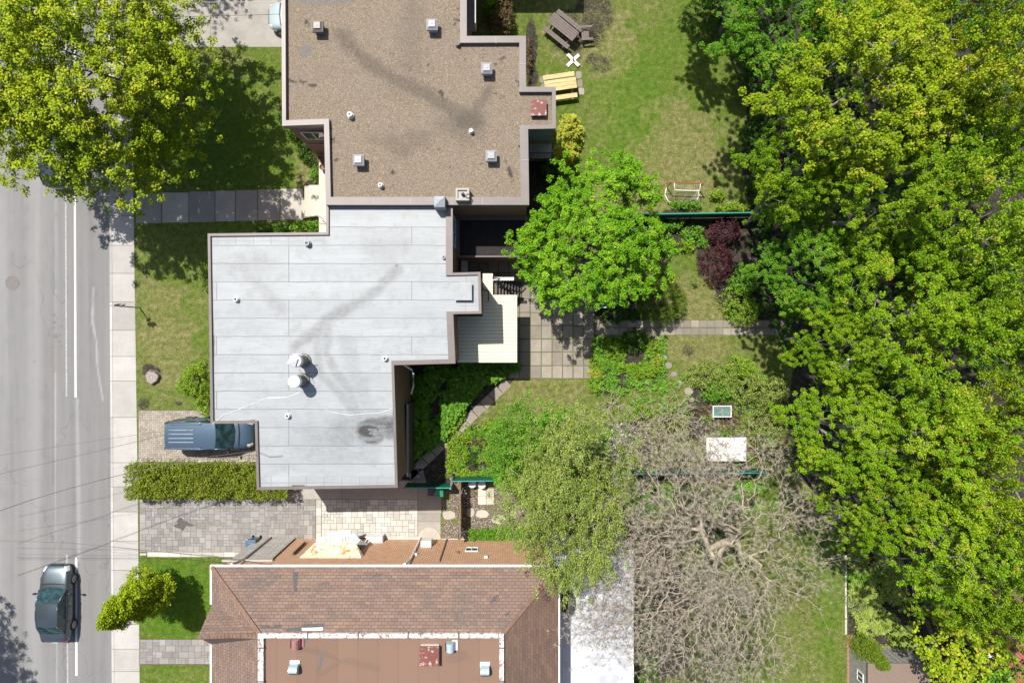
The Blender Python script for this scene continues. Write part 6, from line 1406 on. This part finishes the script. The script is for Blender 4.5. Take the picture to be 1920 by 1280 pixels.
# dark undergrowth shrubs along the edge of the wood
for i, (px, py, rx, ry, h, lb) in enumerate([(1335, 18, 42, 34, 2.6, 'dark green bushy growth at the top edge of the back lawn'), (1415, 60, 40, 44, 2.8, 'dark bushy growth below the leftmost tree of the wood'), (1418, 150, 30, 44, 2.2, 'dark growth at the lawn edge, level with the gravel roof hatch'), (1425, 250, 30, 46, 2.0, 'dark growth at the lawn edge, above the hockey goal level'), (1440, 350, 36, 36, 2.0, 'dark growth right of the hockey goal under the trees')]):
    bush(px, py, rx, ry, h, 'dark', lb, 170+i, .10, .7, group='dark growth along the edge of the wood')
# front shrubs
bush(362, 715, 29, 36, 1.3, 'lime', 'rounded yellow-green shrub against the left edge of the silver roof', 1, .08); bush(383, 758, 17, 26, 1.0, 'lime', 'smaller yellow-green shrub beside the minivan at the house corner', 2, .08)
bush(386, 520, 14, 30, .7, 'lime', 'low light green shrub against the left edge of the silver roof, higher up', 3, .07, .6)
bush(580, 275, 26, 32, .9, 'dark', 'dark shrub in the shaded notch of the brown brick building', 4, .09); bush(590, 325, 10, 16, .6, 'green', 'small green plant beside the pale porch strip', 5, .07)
bush(545, 247, 12, 10, .7, 'green', 'green shrub tip showing at the corner of the brick notch', 6, .07)
for i, (px, py, rx, ry, lb) in enumerate([(590, 421, 17, 12, 'bright green leafy plant below the porch handrail'), (558, 424, 18, 11, 'green leafy plant left of the one under the handrail'), (525, 427, 17, 9, 'dark green plant by the end slabs of the front walk'), (492, 429, 18, 8, 'low dark plant at the left end of the bed above the silver roof')]):
    bush(px, py, rx, ry, .5, 'green' if i < 2 else 'dark', lb, 10+i, .09, name='leafy_plant', cat='plant', group='plants in the narrow bed above the silver roof')
# hedge
def hedge():
    rng = np.random.default_rng(5); h = 1.45; x0 = W2(258, 0)[0]; x1 = W(540, 0, 1.2)[0]; y1, y0 = W(0, 869, h)[1], W(0, 940, h)[1]; yb = y0+.1
    t = thing('hedge', 'long yellow-green hedge between the tan brick driveway and the grey paved driveway', 'hedge', ((x0+x1)/2, (y0+y1)/2, 0)); m = 3600
    X = x0+(x1-x0)*rng.random(m); Y = yb+(y1-yb)*rng.random(m); Z = .1+(h-.1)*(1-rng.random(m)**2.2*.9)+.09*np.sin(X*2.3+Y)*.8+.08*np.sin(X*5.1-Y*4)
    C = np.stack([X-t.location.x, Y-t.location.y, Z], 1); n = 15; ti = np.repeat(np.arange(m), n); Q = rng.normal(size=(m*n, 3)); Q /= np.linalg.norm(Q, axis=1)[:, None]
    P = C[ti]+Q*(rng.random((m*n, 1))**.6)*.13; hole = vnoise(X, Y, 2.2, 77, 3) > .60; keep = ~(hole[ti] & (rng.random(len(P)) < .6)); P = P[keep]; ti = ti[keep]
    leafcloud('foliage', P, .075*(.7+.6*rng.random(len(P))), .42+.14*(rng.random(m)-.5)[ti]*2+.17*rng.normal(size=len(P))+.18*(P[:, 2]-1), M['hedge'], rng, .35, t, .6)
    S = C[rng.random(m) < .35].copy(); S[:, 2] *= .93; B0 = S.copy(); B0[:, 2] = .3; B0[:, :2] += rng.normal(size=(len(S), 2))*.2
    X2 = np.concatenate([B0, S]); par = np.concatenate([np.arange(len(B0)), np.arange(len(B0))]); 
    X3 = np.concatenate([[[0, 0, 0]], B0, S]); p3 = np.concatenate([[-1], np.arange(1, len(B0)+1), np.arange(1, len(B0)+1)]); d = []
    b = MB()
    for p, q in zip(B0, S): b.add([tuple(p), (p[0]+.02, p[1], p[2]), tuple(q), (p[0], p[1]+.02, p[2])], [(0, 1, 2), (1, 3, 2), (3, 0, 2)])
    b.build('branches', M['greybark'], t, world=False)
hedge()
# backyard
bush(940, 30, 30, 42, 1.6, 'rust', 'reddish-green shrub between the gravel roof and the brown picnic table', 20, .08); bush(925, 12, 18, 22, 2.0, 'green', 'green-leaved shrub at the top edge right of the gravel roof', 21, .08); bush(992, 110, 7, 45, .8, 'rust', 'thin dark hedge strip along the right wall of the gravel-roofed building', 22, .07, .7)
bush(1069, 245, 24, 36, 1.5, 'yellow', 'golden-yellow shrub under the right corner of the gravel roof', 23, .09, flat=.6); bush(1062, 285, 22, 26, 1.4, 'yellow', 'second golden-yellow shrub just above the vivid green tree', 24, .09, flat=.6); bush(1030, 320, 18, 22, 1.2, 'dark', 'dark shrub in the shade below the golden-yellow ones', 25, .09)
bush(1246, 563, 50, 48, 2.4, 'cedar', 'large smooth rounded evergreen half in the shade of the vivid green tree', 26, .05, 1.25, name='rounded_evergreen', clip=True, cl=.12, asp=.35)
bush(1160, 590, 42, 15, .7, 'dark', 'low dark shrubs in front of the teal bench along the garden path', 27, .08)
bush(1362, 432, 36, 26, 1.9, 'purple', 'burgundy shrub just below the long green fence', 28, .075, .9); bush(1352, 488, 34, 38, 1.8, 'purple', 'larger burgundy shrub beside the small upper lawn', 29, .075, .85)
bush(1395, 575, 34, 34, 1.5, 'lime', 'bright green shrub right of the small lawn, above the end of the garden path', 30, .075); bush(1398, 530, 26, 26, 1.8, 'green', 'mid green shrub between the burgundy one and the bright green one', 31, .08)
for i, (px, py, rx, ry, h, m, lb) in enumerate([(1255, 420, 30, 14, .8, 'green', 'leafy plant under the left part of the long green fence'), (1300, 435, 24, 14, .6, 'green', 'leafy plant under the middle of the long green fence'), (1240, 455, 24, 26, .8, 'green', 'broad-leaved plant right of the vivid green tree'), (1285, 462, 20, 13, .6, 'lime', 'light green plant above the small upper lawn'), (1318, 455, 10, 10, .6, 'green', 'small bluish-green plant left of the burgundy shrubs'),
        (1235, 500, 16, 18, .6, 'pale', 'pale speckled plant just above the rounded evergreen'), (1345, 365, 14, 10, .7, 'lime', 'small sprig plant above the long green fence, right of the hockey goal'), (1285, 382, 34, 7, .6, 'green', 'leafy plants in front of the long green fence below the hockey goal'), (1375, 388, 30, 7, .8, 'lime', 'leafy plants above the right half of the long green fence'), (1318, 345, 0.1, 0.1, .1, 'lime', '')]):
    if lb: bush(px, py, rx, ry, h, m, lb, 40+i, .09, name='leafy_plant', cat='plant', group='plants along the long green fence')
# bed beside the patio
bed = [(1192, 640, 25, 18, .9, 'dark', 'dark green dome-shaped shrub in the bed below the garden path'), (1128, 652, 16, 14, .6, 'green', 'green clump at the upper left corner of the bed beside the patio'), (1150, 660, 14, 15, .6, 'lime', 'lime clump left of the dark dome-shaped shrub'), (1120, 680, 14, 14, .5, 'lime', 'lime clump at the left edge of the bed beside the patio'),
 (1143, 684, 16, 11, .4, 'green', 'green clump in the middle left of the bed beside the patio'), (1165, 688, 10, 9, .4, 'lime', 'small lime clump left of the centre of the bed'), (1183, 690, 11, 9, .4, 'lime', 'small lime clump at the centre of the bed'), (1228, 655, 14, 16, .5, 'lime', 'lime clump right of the dark dome-shaped shrub'), (1232, 674, 9, 9, .4, 'yellow', 'pale yellow clump at the right edge of the bed'),
 (1213, 694, 26, 14, .6, 'lime', 'wide lime mound at the lower right of the bed'), (1118, 700, 12, 9, .4, 'yellow', 'yellowish clump at the lower left of the bed'), (1115, 713, 8, 6, .3, 'green', 'small green tuft at the bottom left of the bed'), (1146, 715, 10, 8, .45, 'green', 'round green tuft standing alone below the bed'), (1115, 728, 11, 8, .35, 'lime', 'lowest light green tuft below the bed'), (1163, 668, 9, 8, .35, 'lime', 'tiny lime tuft below the dark dome-shaped shrub')]
for i, (px, py, rx, ry, h, m, lb) in enumerate(bed): bush(px, py, rx*1.2, ry*1.2, h, m, lb, 60+i, .07, name='leafy_plant' if i else 'shrub', cat='plant' if i else 'shrub', group='plants in the bed beside the patio', stem=i == 0, cl=.1)
veg = [(925, 800, 14, 14, .6, 'lime', 'bright green bushy plant at the upper right of the vegetable bed'), (905, 813, 13, 10, .5, 'green', 'leafy green plant in the upper middle of the vegetable bed'), (884, 811, 9, 9, .4, 'green', 'small green plant left of the upper middle of the vegetable bed'), (867, 824, 10, 9, .5, 'lime', 'light green plant near the path in the vegetable bed'), (899, 828, 12, 10, .5, 'rust', 'reddish-brown plant in the vegetable bed'), (921, 823, 9, 9, .5, 'green', 'green plant right of the reddish-brown one'),
 (850, 836, 9, 7, .3, 'lime', 'sparse plant at the left edge of the vegetable bed'), (862, 842, 9, 7, .3, 'green', 'sparse second plant at the left edge of the vegetable bed'), (893, 840, 8, 6, .3, 'green', 'tiny plant just under the reddish-brown one'), (872, 855, 7, 12, .5, 'lime', 'tall lime plant in the centre of the vegetable bed'), (887, 861, 9, 10, .5, 'dark', 'dark green plant in the centre of the vegetable bed'), (914, 857, 8, 7, .35, 'lime', 'small round lime plant at the right of the vegetable bed'), (901, 858, 5, 4, .25, 'lime', 'tiny lime tuft between two others in the vegetable bed'),
 (846, 871, 9, 8, .35, 'lime', 'lime plant at the lower left of the vegetable bed'), (862, 872, 9, 6, .3, 'green', 'green plant at the lower left of the vegetable bed, second in its row'), (868, 888, 6, 5, .3, 'lime', 'small lime plant at the foot of the short green fence'), (889, 888, 12, 5, .3, 'lime', 'wide lime plant at the foot of the short green fence'), (906, 888, 7, 5, .3, 'green', 'green tuft at the right end of the short green fence'), (925, 890, 14, 9, .6, 'green', 'green plant under the edge of the rounded small tree')]
for i, (px, py, rx, ry, h, m, lb) in enumerate(veg): bush(px, py, rx*1.25, ry*1.25, h, m, lb, 90+i, .065, name='leafy_plant', cat='plant', group='plants in the vegetable bed', stem=False, cl=.09)
# big-leaved ground cover in the shade of the house (nobody could count it)
def cover(name, poly, n, zmax, mat, ls, seed, label, cat, flat=.6, asp=.9, clump=14, gap=.42, cl=.15):
    rng = np.random.default_rng(seed); P_ = [W2(*p) for p in poly]; xs = [p[0] for p in P_]; ys_ = [p[1] for p in P_]; X = rng.uniform(min(xs), max(xs), n*3); Y = rng.uniform(min(ys_), max(ys_), n*3)
    k = inpoly(X, Y, P_); X, Y = X[k][:n], Y[k][:n]; g = vnoise(X, Y, 1.1, seed, 3); k = g > gap; X, Y, g = X[k], Y[k], g[k]; m = len(X); Z = .05+zmax*(.35+.65*(g-gap)/(1-gap)*1.6)*(.6+.4*rng.random(m))
    C = np.stack([X, Y, Z], 1); ti = np.repeat(np.arange(m), clump); Q = rng.normal(size=(m*clump, 3)); Q /= np.linalg.norm(Q, axis=1)[:, None]; P = C[ti]+Q*cl*(rng.random((len(ti), 1))**.6); P[:, 2] = np.maximum(P[:, 2], .02)
    o = leafcloud(name, P, ls*(.7+.6*rng.random(len(P))), .45+.2*(rng.random(m)-.5)[ti]*2+.15*rng.normal(size=len(P)), M[mat], rng, flat, None, asp); return tag(o, label, cat, kind='stuff')
cover('ground_cover', [(770, 688), (978, 676), (966, 694), (905, 726), (862, 775), (832, 822), (800, 845), (776, 858)], 900, .55, 'ivy', .17, 3, 'large-leaved green plants filling the shaded corner behind the house', 'ground cover', clump=9, gap=.33, cl=.2)
cover('yellow_ground_cover', [(834, 765), (874, 762), (868, 785), (838, 820)], 160, .4, 'lime', .12, 4, 'sunlit lime-green leafy patch at the edge of the house shadow', 'ground cover', clump=12, gap=.2)
cover('daylily_leaves', [(880, 990), (1000, 985), (1010, 1010), (884, 1008)], 260, .5, 'green', .26, 5, 'long strap leaves forming a green band along the orange brick wall', 'leaves', flat=.2, asp=.14, clump=16, gap=.2)
cover('perennials', [(1588, 965), (1660, 985), (1690, 1060), (1700, 1150), (1730, 1215), (1650, 1215), (1606, 1180), (1588, 1120)], 1500, .4, 'olive', .09, 6, 'mixed green perennials in the long bed at the right', 'perennials', gap=.36)
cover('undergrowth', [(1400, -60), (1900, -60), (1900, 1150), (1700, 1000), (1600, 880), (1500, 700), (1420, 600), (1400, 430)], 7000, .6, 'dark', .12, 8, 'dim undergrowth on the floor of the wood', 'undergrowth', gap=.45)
cover('ivy_bed', [(1195, 905), (1480, 900), (1490, 930), (1400, 960), (1200, 980), (1150, 920)], 900, .35, 'green', .09, 9, 'low green growth under the leafless tree below the green fence', 'ground cover', gap=.45)
cover('strip_growth', [(1190, 1090), (1230, 1090), (1235, 1290), (1190, 1290)], 300, .3, 'dark', .09, 10, 'sparse growth along the edge of the white extension roof', 'ground cover', gap=.5)
bush(1604, 1133, 20, 18, .6, 'pale', 'pale striped spiky grass-like plant at the edge of the right lawn strip', 120, .16, name='striped_grass', cat='plant', asp=.12, flat=.2, cl=.18, stem=False, dens=1.3)
bush(1602, 1058, 20, 16, .6, 'pale', 'pale variegated plant under the tree at the top of the long bed', 121, .12, name='variegated_plant', cat='plant', asp=.3, stem=False); bush(1610, 1085, 22, 16, .6, 'green', 'broad green plant in the long bed below the variegated one', 122, .10, name='leafy_plant', cat='plant', stem=False); bush(1688, 1198, 22, 12, .5, 'lime', 'light green plant just above the shed roof', 123, .08, name='leafy_plant', cat='plant', stem=False)
cover('weeds', [(1110, 632), (1245, 632), (1250, 735), (1110, 740)], 700, .22, 'green', .075, 21, 'small weeds between the plants of the bed beside the patio', 'weeds', gap=.36, clump=10)
cover('seedlings', [(838, 795), (935, 795), (935, 895), (838, 895)], 420, .16, 'lime', .065, 22, 'seedlings dotted over the dark soil of the vegetable bed', 'seedlings', gap=.42, clump=9)
cover('leaf_litter', [(1290, 760), (1470, 740), (1480, 870), (1200, 880), (1180, 800)], 1300, .10, 'rust', .07, 23, 'dry leaves and litter around the white table', 'leaf litter', gap=.4, clump=8)
cover('low_herbs', [(1290, 690), (1480, 670), (1490, 870), (1180, 890), (1120, 800), (1200, 740)], 900, .22, 'green', .07, 24, 'low green herbs around the olive shrubs and tables', 'herbs', gap=.47, clump=10)
# shrubs behind the small lawn
for i, (px, py, rx, ry, h, m, lb) in enumerate([(1325, 705, 38, 26, 1.2, 'olive', 'olive shrub right of the stepping stones'), (1390, 688, 26, 20, 1.3, 'lime', 'yellowish shrub at the top of the olive shrub group'), (1400, 725, 48, 34, 1.4, 'olive', 'broad olive shrub above the glass table, on its right'), (1345, 735, 30, 22, 1.2, 'green', 'green shrub directly above the glass table'), (1450, 740, 36, 40, 1.4, 'olive', 'rightmost olive shrub under the edge of the wood'), (1430, 800, 40, 36, 1.0, 'olive', 'low olive shrub right of the white table'),
        (1190, 775, 44, 17, 1.0, 'lime', 'light green shrub among the bare branch tips below the lawn'), (1160, 830, 48, 32, 1.3, 'green', 'white-flowering green shrub at the edge of the olive-leaved tree'), (1250, 800, 44, 34, .9, 'olive', 'thin olive shrub left of the white table'), (1290, 850, 40, 26, .8, 'olive', 'sparse olive shrub below the white table, left side')]):
    bush(px, py, rx, ry, h, m, lb, 130+i, .075, .85, group='shrubs around the glass table and white table')
# brambles : bare arching stems
def brush(px, py, r, h, seed, label, n=420):
    rng = np.random.default_rng(seed); x, y, _ = W(px, py, h*.7); t = thing('bare_shrub', label, 'shrub', (x, y, 0), 0, 'bare twiggy shrubs'); k = r*(CAMH-h*.7)/1280; D = rng.normal(size=(n, 3)); D /= np.linalg.norm(D, axis=1)[:, None]; D[:, 2] = np.abs(D[:, 2]); P = D*(rng.random((n, 1))**.4)*np.array([k, k, h]); P[:, 2] += .2
    X, par = skeleton(P, (0, 0, -.1), [(0, 0, .25)], .5); limbs('stem', X, par, .009, .05, M['barebark'], t)
brush(1185, 815, 70, 2.2, 1, 'tangle of bare stems above the white-flowering shrub', 420); brush(1270, 790, 60, 2.4, 2, 'tangle of bare stems left of the glass table', 260); brush(1330, 905, 70, 2.4, 3, 'tangle of bare stems behind the white table', 300); brush(1440, 860, 60, 2.6, 4, 'tangle of bare stems right of the white table', 280); brush(1150, 760, 30, 1.6, 5, 'few pale arching stems at the lower edge of the middle lawn', 90); brush(1240, 1190, 60, 1.8, 6, 'bare twiggy shrub beside the white extension roof', 400)
# white blossoms
rng = np.random.default_rng(9); n = 60; P = np.stack([*W2(0, 0)], 0)
PX = rng.normal(1165, 18, n); PY = rng.normal(828, 12, n); P = np.array([W(a, c, 1.35) for a, c in zip(PX, PY)]); t_ = [o for o in COL.objects if o.get('label', '').startswith('white-flowering')][0]
P = P-np.array(t_.location); b = MB()
for p in P: b.add([(p[0]-.03, p[1]-.03, p[2]), (p[0]+.03, p[1]-.03, p[2]+.01), (p[0]+.03, p[1]+.03, p[2]), (p[0]-.03, p[1]+.03, p[2]+.01)], [(0, 1, 2, 3)])
b.build('blossoms', M['white'], t_, world=False)
# branch of the vivid tree over the black roof
